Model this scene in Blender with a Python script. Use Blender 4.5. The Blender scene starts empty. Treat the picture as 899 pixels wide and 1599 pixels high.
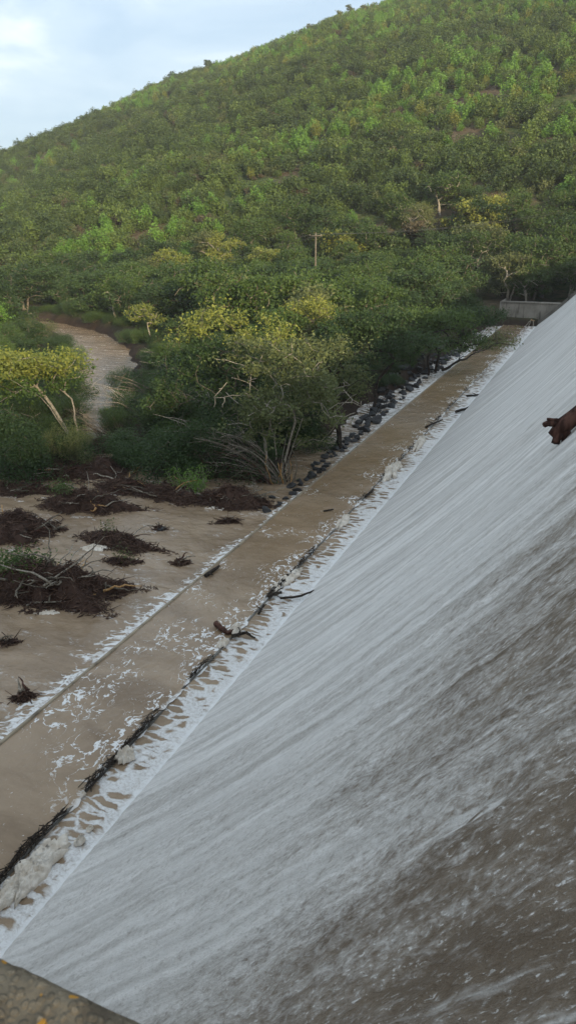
import bpy, math, random
import numpy as np
from mathutils import Vector, Matrix, Euler

RAD = math.radians
scene = bpy.context.scene
COL = scene.collection

# ------------------------------------------------------------------ camera
CAM_H = 12.0
FPX, IW, IH = 1140.0, 899.0, 1599.0
VPX, VPY = 964.0, 359.0
PITCH = math.atan((IH / 2 - VPY) / FPX)
YAW = math.atan((VPX - IW / 2) / math.hypot(FPX, IH / 2 - VPY))
cam_data = bpy.data.cameras.new("camera")
cam = bpy.data.objects.new("camera", cam_data)
COL.objects.link(cam)
cam.location = (0, 0, CAM_H)
cam.rotation_euler = (math.pi / 2 - PITCH, 0, YAW)
cam_data.sensor_fit = 'VERTICAL'
cam_data.sensor_height = 24
cam_data.lens = 24 * FPX / IH
cam_data.clip_end = 4000
cam_data.clip_start = 0.05
cam_data.dof.use_dof = True
cam_data.dof.focus_distance = 40
cam_data.dof.aperture_fstop = 6.0
scene.camera = cam

# ------------------------------------------------------------------ sky, sun, exposure
SUN_EL, SUN_AZ = 13.0, 134.0      # degrees; azimuth clockwise from +Y (behind the camera, to the right)
world = bpy.data.worlds.new("World")
scene.world = world
world.use_nodes = True
wt = world.node_tree
wt.nodes.clear()
def wn(t, **k):
    n = wt.nodes.new(t)
    for a, b in k.items():
        setattr(n, a, b)
    return n
sky = wn('ShaderNodeTexSky', sky_type='NISHITA', sun_disc=False, sun_elevation=RAD(SUN_EL), sun_rotation=RAD(SUN_AZ), air_density=1.0, dust_density=1.5)
tc = wn('ShaderNodeTexCoord')
mp = wn('ShaderNodeMapping'); mp.inputs['Scale'].default_value = (1.0, 1.0, 3.2); mp.inputs['Location'].default_value = (3.3, 1.2, 0.4)
cn = wn('ShaderNodeTexNoise'); cn.inputs['Scale'].default_value = 3.0; cn.inputs['Detail'].default_value = 7; cn.inputs['Roughness'].default_value = 0.52; cn.inputs['Distortion'].default_value = 0.35
cr = wn('ShaderNodeValToRGB')
cr.color_ramp.elements[0].position = 0.34; cr.color_ramp.elements[0].color = (0.30, 0.42, 0.56, 1)
cr.color_ramp.elements[1].position = 0.68; cr.color_ramp.elements[1].color = (0.95, 0.95, 0.94, 1)
e = cr.color_ramp.elements.new(0.50); e.color = (0.45, 0.55, 0.65, 1)
b1 = wn('ShaderNodeBackground'); b1.inputs[1].default_value = 0.15
b2 = wn('ShaderNodeBackground'); b2.inputs[1].default_value = 0.98
ms = wn('ShaderNodeMixShader'); ms.inputs[0].default_value = 0.80
wo = wn('ShaderNodeOutputWorld')
L = wt.links.new
L(tc.outputs['Generated'], mp.inputs[0]); L(mp.outputs[0], cn.inputs['Vector']); L(cn.outputs['Fac'], cr.inputs[0])
L(sky.outputs[0], b1.inputs[0]); L(cr.outputs[0], b2.inputs[0]); L(b1.outputs[0], ms.inputs[1]); L(b2.outputs[0], ms.inputs[2]); L(ms.outputs[0], wo.inputs[0])

sd = bpy.data.lights.new("sun", 'SUN')
sd.energy = 4.6
sd.angle = RAD(2.5)
sd.color = (1.0, 0.83, 0.56)
sun = bpy.data.objects.new("sun", sd)
COL.objects.link(sun)
sv = Vector((math.sin(RAD(SUN_AZ)) * math.cos(RAD(SUN_EL)), math.cos(RAD(SUN_AZ)) * math.cos(RAD(SUN_EL)), math.sin(RAD(SUN_EL))))
sun.rotation_euler = sv.to_track_quat('Z', 'Y').to_euler()
sun.location = (30, -60, 60)
vs = scene.view_settings
vs.view_transform = 'Standard'; vs.look = 'None'; vs.gamma = 1.0; vs.exposure = 0.76; vs.use_curve_mapping = False

# ------------------------------------------------------------------ helpers
RNG = np.random.default_rng(7)
random.seed(7)
_R = Euler(cam.rotation_euler, 'XYZ').to_matrix()
def ray(px, py):
    return _R @ Vector((px - IW / 2, -(py - IH / 2), -FPX))
def at_z(px, py, z=0.0):
    d = ray(px, py); t = (z - CAM_H) / d.z
    return Vector((d.x * t, d.y * t, z))
def at_r(px, py, r):
    d = ray(px, py); t = r / math.hypot(d.x, d.y)
    return Vector((d.x * t, d.y * t, CAM_H + d.z * t))
def proj(p):
    v = _R.transposed() @ (Vector(p) - Vector((0, 0, CAM_H)))
    return IW / 2 + FPX * v.x / -v.z, IH / 2 - FPX * v.y / -v.z
def ppm(p):   # photo pixels per metre at a point
    v = Vector(p) - Vector((0, 0, CAM_H))
    return FPX / (v.dot(_R @ Vector((0, 0, -1))))

_T = np.random.default_rng(11).random((256, 256))
def vnoise(x, y, s=0):
    x = np.asarray(x, float) + s * 17.31; y = np.asarray(y, float) + s * 9.77
    xi = np.floor(x).astype(int); yi = np.floor(y).astype(int)
    fx = x - xi; fy = y - yi
    fx = fx * fx * (3 - 2 * fx); fy = fy * fy * (3 - 2 * fy)
    a = _T[xi & 255, yi & 255]; b = _T[(xi + 1) & 255, yi & 255]
    c = _T[xi & 255, (yi + 1) & 255]; d = _T[(xi + 1) & 255, (yi + 1) & 255]
    return (a + (b - a) * fx) * (1 - fy) + (c + (d - c) * fx) * fy
def fbm(x, y, o=4, s=0):
    r = 0; a = 0.5; t = 0
    for i in range(o):
        r = r + a * vnoise(x * 2 ** i, y * 2 ** i, s + i); t += a; a *= 0.5
    return r / t      # 0..1
def sstep(a, b, x):
    t = np.clip((np.asarray(x, float) - a) / (b - a), 0, 1)
    return t * t * (3 - 2 * t)

def mesh_np(name, V, F, smooth=False, mats=None, mi=None):
    """V (n,3); F (m,k) all the same k, or list of such arrays"""
    Fs = F if isinstance(F, list) else [F]
    Fs = [np.asarray(f, dtype=np.int32) for f in Fs if len(f)]
    me = bpy.data.meshes.new(name)
    V = np.asarray(V, dtype=np.float32)
    me.vertices.add(len(V)); me.vertices.foreach_set('co', V.ravel())
    tot = sum(f.size for f in Fs); nf = sum(len(f) for f in Fs)
    me.loops.add(tot); me.polygons.add(nf)
    me.loops.foreach_set('vertex_index', np.concatenate([f.ravel() for f in Fs]))
    lt = np.concatenate([np.full(len(f), f.shape[1], np.int32) for f in Fs])
    ls = np.concatenate([[0], np.cumsum(lt)[:-1]]).astype(np.int32)
    me.polygons.foreach_set('loop_start', ls)
    try:
        me.polygons.foreach_set('loop_total', lt)
    except Exception:
        pass
    if smooth:
        me.polygons.foreach_set('use_smooth', np.ones(nf, bool))
    for m in (mats or []):
        me.materials.append(m)
    if mi is not None:
        me.polygons.foreach_set('material_index', np.asarray(mi, np.int32))
    me.update(calc_edges=True)
    return me
def obj(name, me, parent=None, loc=None):
    o = bpy.data.objects.new(name, me)
    COL.objects.link(o)
    if parent is not None:
        o.parent = parent
    if loc is not None:
        o.location = loc
    return o
def tag(o, label=None, cat=None, group=None, kind=None):
    if label: o['label'] = label
    if cat: o['category'] = cat
    if group: o['group'] = group
    if kind: o['kind'] = kind
    return o
def empty(name, loc, rz=0.0):
    o = bpy.data.objects.new(name, None)
    o.empty_display_size = 0.3
    COL.objects.link(o); o.location = loc; o.rotation_euler = (0, 0, rz)
    return o
def grid_mesh(name, xs, ys, zf, mat, smooth=True):
    X, Y = np.meshgrid(xs, ys, indexing='ij')
    Z = zf(X, Y)
    if isinstance(Z, tuple):
        X, Y, Z = Z
    V = np.stack([X, Y, Z], -1).reshape(-1, 3)
    nx, ny = len(xs), len(ys)
    i = np.arange(nx * ny).reshape(nx, ny)
    F = np.stack([i[:-1, :-1], i[1:, :-1], i[1:, 1:], i[:-1, 1:]], -1).reshape(-1, 4)
    return mesh_np(name, V, F, smooth, [mat])

class Geo:
    """collects vertices and faces"""
    def __init__(s): s.V = []; s.Q = []; s.T = []; s.n = 0
    def add(s, V, Q=None, T=None):
        V = np.asarray(V, float).reshape(-1, 3)
        if Q is not None and len(Q): s.Q.append(np.asarray(Q, int) + s.n)
        if T is not None and len(T): s.T.append(np.asarray(T, int) + s.n)
        s.V.append(V); s.n += len(V)
    def mesh(s, name, mat, smooth=False):
        F = []
        if s.Q: F.append(np.concatenate(s.Q))
        if s.T: F.append(np.concatenate(s.T))
        return mesh_np(name, np.concatenate(s.V), F, smooth, [mat])
    def tube(s, pts, rad, k=6, cap=True, rough=0.0):
        pts = np.asarray(pts, float); n = len(pts)
        rad = np.broadcast_to(np.asarray(rad, float), (n,))
        tg = np.gradient(pts, axis=0); tg /= (np.linalg.norm(tg, axis=1)[:, None] + 1e-9)
        ref = np.array([0.31, 0.22, 0.92]) if abs(tg[:, 2]).mean() < 0.8 else np.array([0.9, 0.3, 0.1])
        u = np.cross(tg, ref); u /= (np.linalg.norm(u, axis=1)[:, None] + 1e-9)
        v = np.cross(tg, u)
        a = np.arange(k) * 2 * math.pi / k
        rr = rad[:, None] * (1 + rough * (RNG.random((n, k)) - 0.5))
        P = pts[:, None, :] + rr[..., None] * (np.cos(a)[None, :, None] * u[:, None, :] + np.sin(a)[None, :, None] * v[:, None, :])
        i = np.arange(n * k).reshape(n, k); j = np.roll(i, -1, axis=1)
        Q = np.stack([i[:-1], j[:-1], j[1:], i[1:]], -1).reshape(-1, 4)
        V = P.reshape(-1, 3); T = []
        if cap:
            V = np.vstack([V, pts[0], pts[-1]])
            c0, c1 = n * k, n * k + 1
            T = [(c0, j[0][q], i[0][q]) for q in range(k)] + [(c1, i[-1][q], j[-1][q]) for q in range(k)]
        s.add(V, Q, T)
    def box(s, x0, x1, y0, y1, z0, z1):
        V = [(x, y, z) for x in (x0, x1) for y in (y0, y1) for z in (z0, z1)]
        Q = [(0, 1, 3, 2), (4, 6, 7, 5), (0, 4, 5, 1), (2, 3, 7, 6), (0, 2, 6, 4), (1, 5, 7, 3)]
        s.add(V, Q)
    def leaves(s, C, size, up=0.35, aspect=0.5, spread=1.0, rng=None):
        rng = rng or RNG
        C = np.asarray(C, float); n = len(C)
        sz = np.broadcast_to(np.asarray(size, float), (n,)) * (0.65 + 0.7 * rng.random(n))
        d = rng.normal(size=(n, 3)); d[:, 2] *= 0.7; d /= np.linalg.norm(d, axis=1)[:, None]
        nn = rng.normal(size=(n, 3)) * spread; nn[:, 2] += up * 2
        w = np.cross(d, nn); w /= (np.linalg.norm(w, axis=1)[:, None] + 1e-9)
        l = d * sz[:, None] * 0.5; w = w * sz[:, None] * 0.5 * aspect
        V = np.stack([C - l, C + w - l * 0.1, C + l, C - w - l * 0.1], 1).reshape(-1, 3)
        s.add(V, np.arange(4 * n).reshape(n, 4))

# ------------------------------------------------------------------ materials
class NT:
    def __init__(s, name):
        s.m = bpy.data.materials.new(name); s.m.use_nodes = True
        s.t = s.m.node_tree; s.t.nodes.clear()
        s.out = s.t.nodes.new('ShaderNodeOutputMaterial')
    def set(s, sock, v):
        if v is None: return
        if hasattr(v, 'is_linked') or isinstance(v, bpy.types.NodeSocket):
            s.t.links.new(v, sock)
        else:
            if isinstance(v, (tuple, list)) and len(v) == 3 and sock.type == 'RGBA': v = (*v, 1)
            sock.default_value = v
    def n(s, ty, props=None, **ins):
        nd = s.t.nodes.new(ty)
        for a, b in (props or {}).items(): setattr(nd, a, b)
        for k, v in ins.items():
            k2 = k.replace('_', ' ')
            sock = nd.inputs[int(k[1:])] if (k[0] == 'i' and k[1:].isdigit()) else nd.inputs[k2]
            s.set(sock, v)
        return nd
    def ma(s, op, a, b=None, c=None, clamp=False):
        nd = s.t.nodes.new('ShaderNodeMath'); nd.operation = op; nd.use_clamp = clamp
        s.set(nd.inputs[0], a); s.set(nd.inputs[1], b); s.set(nd.inputs[2], c)
        return nd.outputs[0]
    def add(s, a, b): return s.ma('ADD', a, b)
    def sub(s, a, b): return s.ma('SUBTRACT', a, b)
    def mul(s, a, b): return s.ma('MULTIPLY', a, b)
    def mx(s, a, b): return s.ma('MAXIMUM', a, b)
    def ss(s, x, lo, hi, o0=0.0, o1=1.0):
        nd = s.t.nodes.new('ShaderNodeMapRange'); nd.interpolation_type = 'SMOOTHSTEP'
        s.set(nd.inputs['Value'], x); s.set(nd.inputs['From Min'], lo); s.set(nd.inputs['From Max'], hi)
        nd.inputs['To Min'].default_value = o0; nd.inputs['To Max'].default_value = o1
        return nd.outputs[0]
    def lin(s, x, lo, hi, o0, o1):
        nd = s.t.nodes.new('ShaderNodeMapRange')
        s.set(nd.inputs['Value'], x); nd.inputs['From Min'].default_value = lo; nd.inputs['From Max'].default_value = hi
        nd.inputs['To Min'].default_value = o0; nd.inputs['To Max'].default_value = o1
        return nd.outputs[0]
    def pos(s):
        c = s.n('ShaderNodeTexCoord'); x = s.n('ShaderNodeSeparateXYZ', i0=c.outputs['Object'])
        return c.outputs['Object'], x.outputs[0], x.outputs[1], x.outputs[2]
    def vec(s, x, y, z=0.0):
        return s.n('ShaderNodeCombineXYZ', i0=x, i1=y, i2=z).outputs[0]
    def scale(s, v, sc):
        return s.n('ShaderNodeMapping', Vector=v, Scale=sc).outputs[0]
    def noise(s, v, scale, detail=4.0, rough=0.55, dist=0.0):
        return s.n('ShaderNodeTexNoise', Vector=v, Scale=scale, Detail=detail, Roughness=rough, Distortion=dist).outputs['Fac']
    def noisec(s, v, scale, detail=2.0):
        return s.n('ShaderNodeTexNoise', Vector=v, Scale=scale, Detail=detail).outputs['Color']
    def voro(s, v, scale, feature='F1', rnd=1.0):
        nd = s.t.nodes.new('ShaderNodeTexVoronoi'); nd.feature = feature
        s.set(nd.inputs['Vector'], v); nd.inputs['Scale'].default_value = scale; nd.inputs['Randomness'].default_value = rnd
        return nd.outputs['Distance']
    def warp(s, v, scale, amt):
        c = s.noisec(v, scale)
        o = s.n('ShaderNodeVectorMath', {'operation': 'SUBTRACT'}, i0=c, i1=(0.5, 0.5, 0.5)).outputs[0]
        o = s.n('ShaderNodeVectorMath', {'operation': 'MULTIPLY'}, i0=o, i1=(amt, amt, amt)).outputs[0]
        return s.n('ShaderNodeVectorMath', {'operation': 'ADD'}, i0=v, i1=o).outputs[0]
    def ramp(s, x, stops):
        nd = s.t.nodes.new('ShaderNodeValToRGB'); s.set(nd.inputs[0], x)
        el = nd.color_ramp.elements
        while len(el) < len(stops): el.new(0.5)
        for q, (p, c) in zip(el, stops): q.position = p; q.color = (*c, 1)
        return nd.outputs[0]
    def mix(s, f, a, b):
        nd = s.t.nodes.new('ShaderNodeMix'); nd.data_type = 'RGBA'
        s.set(nd.inputs[0], f); s.set(nd.inputs[6], a); s.set(nd.inputs[7], b)
        return nd.outputs[2]
    def bump(s, h, strength=0.5, dist=0.05, normal=None):
        nd = s.t.nodes.new('ShaderNodeBump'); s.set(nd.inputs['Strength'], strength); nd.inputs['Distance'].default_value = dist
        s.set(nd.inputs['Height'], h); s.set(nd.inputs['Normal'], normal)
        return nd.outputs[0]
    def pbr(s, color, rough=0.8, normal=None, spec=0.5, ior=1.45):
        nd = s.n('ShaderNodeBsdfPrincipled', Base_Color=color, Roughness=rough, IOR=ior)
        s.set(nd.inputs['Specular IOR Level'], spec)
        if normal is not None: s.set(nd.inputs['Normal'], normal)
        s.t.links.new(nd.outputs[0], s.out.inputs[0])
        return nd

def leaf_mat(name, dark, light, trans=0.28, hue_rnd=0.5):
    s = NT(name)
    g = s.n('ShaderNodeNewGeometry').outputs['Random Per Island']
    o = s.n('ShaderNodeObjectInfo').outputs['Random']
    f = s.add(s.mul(g, 1 - hue_rnd), s.mul(o, hue_rnd))
    c = s.mix(f, dark, light)
    d = s.n('ShaderNodeBsdfPrincipled', Base_Color=c, Roughness=0.55)
    d.inputs['Specular IOR Level'].default_value = 0.3
    tr = s.n('ShaderNodeBsdfTranslucent', Color=s.mix(0.5, c, light))
    m = s.n('ShaderNodeMixShader', i0=trans, i1=d.outputs[0], i2=tr.outputs[0])
    s.t.links.new(m.outputs[0], s.out.inputs[0])
    return s.m
M = {}
M['leaf_dark'] = leaf_mat('leaf_dark', (0.026, 0.050, 0.015), (0.070, 0.116, 0.033))
M['leaf_mid'] = leaf_mat('leaf_mid', (0.040, 0.073, 0.015), (0.097, 0.150, 0.034))
M['leaf_olive'] = leaf_mat('leaf_olive', (0.070, 0.089, 0.030), (0.163, 0.183, 0.065))
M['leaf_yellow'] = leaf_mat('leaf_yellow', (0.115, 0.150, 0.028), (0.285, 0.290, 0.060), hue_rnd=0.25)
M['leaf_bright'] = leaf_mat('leaf_bright', (0.081, 0.176, 0.027), (0.203, 0.351, 0.061))
M['scrub_dark'] = leaf_mat('scrub_dark', (0.034, 0.056, 0.017), (0.098, 0.140, 0.038), hue_rnd=0.72)
M['scrub_mid'] = leaf_mat('scrub_mid', (0.050, 0.084, 0.018), (0.150, 0.205, 0.046), hue_rnd=0.72)
M['leaf_dry'] = leaf_mat('leaf_dry', (0.070, 0.060, 0.035), (0.150, 0.120, 0.065))

def bark(name, a, b, sc=6.0):
    s = NT(name); v, x, y, z = s.pos()
    n = s.noise(s.scale(v, (1, 1, 0.25)), sc * 3, 5)
    c = s.mix(s.ss(n, 0.35, 0.65), a, b)
    s.pbr(c, 0.9, s.bump(n, 0.6, 0.02), 0.2)
    return s.m
M['bark_pale'] = bark('bark_pale', (0.17, 0.145, 0.11), (0.36, 0.32, 0.26))
M['bark_grey'] = bark('bark_grey', (0.09, 0.075, 0.055), (0.20, 0.17, 0.13))
M['bark_dark'] = bark('bark_dark', (0.018, 0.014, 0.011), (0.055, 0.042, 0.032))
M['bark_red'] = bark('bark_red', (0.030, 0.014, 0.010), (0.105, 0.052, 0.038), 3)
M['wood_fresh'] = bark('wood_fresh', (0.30, 0.16, 0.06), (0.50, 0.31, 0.14))

def root_mat():
    s = NT('root_mat'); v, x, y, z = s.pos()
    g = s.n('ShaderNodeNewGeometry').outputs['Random Per Island']
    n = s.noise(v, 9, 5, 0.7)
    f = s.add(s.mul(g, 0.55), s.mul(n, 0.5))
    c = s.ramp(f, [(0.12, (0.022, 0.011, 0.008)), (0.5, (0.072, 0.041, 0.029)), (0.8, (0.135, 0.082, 0.056)), (0.97, (0.24, 0.16, 0.10))])
    s.pbr(c, 0.85, s.bump(n, 0.8, 0.05), 0.25)
    return s.m
M['root'] = root_mat()

def concrete(name, a, b, stain=(0.10, 0.095, 0.085), rough=0.85):
    s = NT(name); v, x, y, z = s.pos()
    n = s.noise(v, 0.9, 6, 0.6); n2 = s.noise(v, 14, 4, 0.6)
    st = s.noise(s.scale(v, (1.6, 1.6, 0.25)), 1.1, 4, 0.6)
    c = s.mix(s.ss(n, 0.3, 0.7), a, b)
    c = s.mix(s.ss(st, 0.50, 0.68), c, stain)
    s.pbr(c, rough, s.bump(n2, 0.4, 0.01), 0.3)
    return s.m
M['concrete'] = concrete('concrete', (0.19, 0.17, 0.14), (0.28, 0.255, 0.215), (0.085, 0.075, 0.06))
M['concrete_wet'] = concrete('concrete_wet', (0.10, 0.09, 0.075), (0.16, 0.145, 0.12), (0.045, 0.04, 0.034), 0.45)
M['sill'] = concrete('sill', (0.24, 0.19, 0.125), (0.36, 0.29, 0.20), (0.14, 0.11, 0.075), 0.5)

def parapet_mat():
    s = NT('parapet_concrete'); v, x, y, z = s.pos()
    w = s.warp(v, 20, 0.02)
    pv = s.voro(w, 75); pv2 = s.n('ShaderNodeTexVoronoi', Vector=w, Scale=75.0).outputs['Color']
    peb = s.ss(pv, 0.62, 0.30)
    n = s.noise(v, 9, 6, 0.65); n3 = s.noise(v, 130, 3, 0.7)
    c = s.mix(s.ss(n, 0.35, 0.65), (0.085, 0.068, 0.048), (0.20, 0.165, 0.115))
    pc = s.mix(pv2, (0.07, 0.058, 0.042), (0.34, 0.27, 0.18))
    c = s.mix(s.mul(peb, s.ss(n3, 0.3, 0.7)), c, pc)
    li = s.add(s.voro(s.warp(v, 60, 0.012), 26), s.mul(s.noise(v, 9, 2), 0.5))
    c = s.mix(s.ss(li, 0.44, 0.38), c, (0.42, 0.21, 0.035))
    h = s.add(s.mul(peb, 0.6), s.mul(n3, 0.5))
    s.pbr(c, 0.95, s.bump(h, 0.9, 0.006), 0.2)
    return s.m
M['parapet'] = parapet_mat()

def rock_mat():
    s = NT('riprap_rock'); v, x, y, z = s.pos()
    o = s.n('ShaderNodeObjectInfo').outputs['Random']
    n = s.noise(v, 7, 5, 0.65)
    c = s.mix(n, (0.011, 0.011, 0.012), (0.045, 0.044, 0.044))
    c = s.mix(s.mul(o, 0.5), c, (0.035, 0.032, 0.03))
    s.pbr(c, 0.55, s.bump(n, 0.7, 0.05), 0.45)
    return s.m
M['rock'] = rock_mat()

def foam_lump_mat():
    s = NT('foam_lump'); v, x, y, z = s.pos()
    n = s.noise(v, 16, 5, 0.7); n2 = s.noise(v, 3, 4, 0.6)
    c = s.mix(s.ss(n2, 0.35, 0.7), (0.62, 0.54, 0.44), (0.84, 0.77, 0.67))
    c = s.mix(s.ss(n, 0.38, 0.25), c, (0.28, 0.22, 0.16))
    s.pbr(c, 0.9, s.bump(n, 1.0, 0.04), 0.2)
    return s.m
M['foam'] = foam_lump_mat()

BROWN_A, BROWN_B = (0.215, 0.148, 0.090), (0.340, 0.248, 0.162)
FOAM_C = (0.76, 0.745, 0.72)

XA, XB, XC = -8.2, -9.45, -12.45       # spillway toe, inner sill, outer sill (metres from the camera's plane)
YEND = 106.0

def water_common(s, foam, v, ripple, rough=0.10, tint=None, bstr=0.25):
    n = s.noise(s.scale(s.warp(v, 0.25, 2.5), (0.5, 1.3, 1)), 0.45, 6, 0.66)
    c = s.mix(s.ss(n, 0.32, 0.66), BROWN_A, BROWN_B)
    if tint is not None: c = s.mix(tint, c, (0.25, 0.160, 0.082))
    c = s.mix(foam, c, FOAM_C)
    r = s.mix(foam, (rough,) * 3, (0.75,) * 3)
    h = s.add(ripple, s.mul(foam, 0.55))
    s.pbr(c, r, s.bump(h, bstr, 0.12), 0.5, 1.33)

def river_mat():
    s = NT('river_water'); v, x, y, z = s.pos()
    d = s.sub(XC, x)
    w = s.warp(v, 0.7, 0.9); w = s.warp(w, 3.0, 0.25)
    # fringe that shoots out beyond the outer sill
    st = s.noise(s.scale(w, (0.9, 3.0, 1)), 1.3, 5, 0.62)
    along = s.noise(s.vec(0.0, y, 0.0), 0.16, 2, 0.5)
    Lr = s.lin(along, 0.3, 0.7, 0.25, 1.7)
    near = s.ss(y, 24.0, 15.0, 0.0, 0.8); far = s.ss(y, 42.0, 58.0, 0.0, 0.9)
    Lr = s.add(Lr, s.add(near, far))
    k = s.ma('DIVIDE', d, Lr)
    edge = s.voro(s.scale(w, (1.0, 2.0, 1)), 2.3, 'DISTANCE_TO_EDGE')
    lace = s.ss(edge, 0.20, 0.05)
    fr = s.ss(s.sub(s.add(s.mul(st, 1.55), s.mul(lace, 0.20)), s.mul(k, 0.8)), 0.56, 0.74)
    fr = s.mul(fr, s.ss(s.noise(w, 6.0, 4, 0.7), 0.34, 0.52, 0.25, 1.0))
    # loose flecks and lines of foam carried by the current
    lines = s.noise(s.scale(s.warp(v, 0.35, 2.2), (0.5, 1.6, 1)), 0.9, 6, 0.7)
    fl = s.mul(s.ss(lines, 0.52, 0.66), s.ss(s.noise(s.scale(w, (0.8, 1.6, 1)), 5.0, 5, 0.75), 0.46, 0.64))
    rap = s.mul(s.mul(s.ss(y, 36.0, 52.0), s.ss(d, 11.0, 5.0)), s.ss(s.noise(s.scale(w, (1, 2.2, 1)), 1.6, 5, 0.7), 0.46, 0.56))
    foam = s.mx(fr, s.mx(s.mul(fl, 0.75), s.mul(rap, 0.9)))
    rp = s.noise(s.scale(s.warp(v, 0.8, 0.7), (1.0, 1.8, 1)), 3.2, 4, 0.6)
    water_common(s, foam, v, s.add(rp, s.mul(s.noise(s.scale(s.warp(v, 0.5, 1.0), (1.0, 1.7, 1)), 1.3, 4, 0.62), 2.2)), 0.07, None, 0.36)
    return s.m
M['river'] = river_mat()

def apron_mat():
    s = NT('apron_water'); v, x, y, z = s.pos()
    db = s.sub(XB, x)
    w = s.warp(v, 1.1, 0.7); w = s.warp(w, 5.0, 0.14)
    ln = s.noise(s.scale(w, (1.25, 0.8, 1)), 2.1, 3, 0.55, 0.6)
    rid = s.ma('ABSOLUTE', s.sub(ln, 0.5))
    patch = s.noise(v, 0.55, 3, 0.6)
    mid = s.mul(s.ss(y, 9.0, 12.0), s.ss(y, 24.0, 17.0))
    pt = s.add(s.add(patch, s.mul(mid, 0.10)), s.ss(db, 1.5, 0.0, -0.06, 0.14))
    brk = s.noise(w, 7.5, 4, 0.7)
    wd = s.mul(s.ss(pt, 0.46, 0.75), s.ss(brk, 0.38, 0.66))
    m1 = s.mul(s.ss(s.sub(s.mul(wd, 0.065), rid), -0.006, 0.016), s.ss(y, 8.5, 12.0))
    near_b = s.mul(s.ss(s.sub(s.mul(s.noise(w, 1.7, 5, 0.65), 0.75), db), 0.27, 0.42), s.ss(y, 8.5, 11.0))
    fl = s.mul(s.ss(s.noise(s.scale(w, (2.2, 0.9, 1)), 5.5, 3, 0.7), 0.66, 0.72), s.ss(s.noise(v, 0.4, 2), 0.40, 0.6))
    foam = s.mx(m1, s.mx(near_b, s.mul(fl, 0.8)))
    rp = s.noise(s.scale(s.warp(v, 0.9, 0.5), (1.5, 1.0, 1)), 3.4, 4, 0.62)
    calm = s.ss(y, 9.0, 14.0, 0.25, 1.0)
    warm = s.mul(s.ss(y, 17.0, 34.0), s.ss(s.noise(v, 0.3, 3), 0.25, 0.65, 0.25, 0.85))
    water_common(s, foam, v, s.mul(s.mul(rp, 1.5), calm), 0.06, warm, 0.28)
    return s.m
M['apron'] = apron_mat()

def toe_mat():
    s = NT('toe_water'); v, x, y, z = s.pos()
    d = s.sub(XA, x)
    w = s.warp(v, 1.6, 0.34); w = s.warp(w, 7.0, 0.10)
    edge = s.voro(s.scale(w, (0.85, 2.1, 1)), 1.55, 'DISTANCE_TO_EDGE')
    n1 = s.noise(s.vec(0.0, y, 0.0), 0.22, 3, 0.6)
    n2 = s.noise(s.scale(w, (1.0, 2.5, 1)), 2.4, 5, 0.65)
    dn = s.ma('DIVIDE', d, s.lin(n1, 0.3, 0.7, 0.80, 1.9))
    thr = s.add(s.lin(dn, 0.05, 1.0, 0.285, 0.015), s.mul(s.sub(n2, 0.5), 0.34))
    foam = s.ss(s.sub(thr, edge), -0.05, 0.07)
    fine = s.noise(w, 14, 4, 0.7)
    foam = s.mul(foam, s.ss(fine, 0.30, 0.60, 0.55, 1.0))
    foam = s.mx(foam, s.ss(s.sub(d, s.mul(s.sub(n2, 0.5), 0.6)), 0.34, 0.10))
    rp = s.noise(s.scale(w, (1, 1.8, 1)), 5.0, 4, 0.65)
    water_common(s, foam, v, rp, 0.2, None, 0.5)
    return s.m
M['toe'] = toe_mat()

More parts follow.
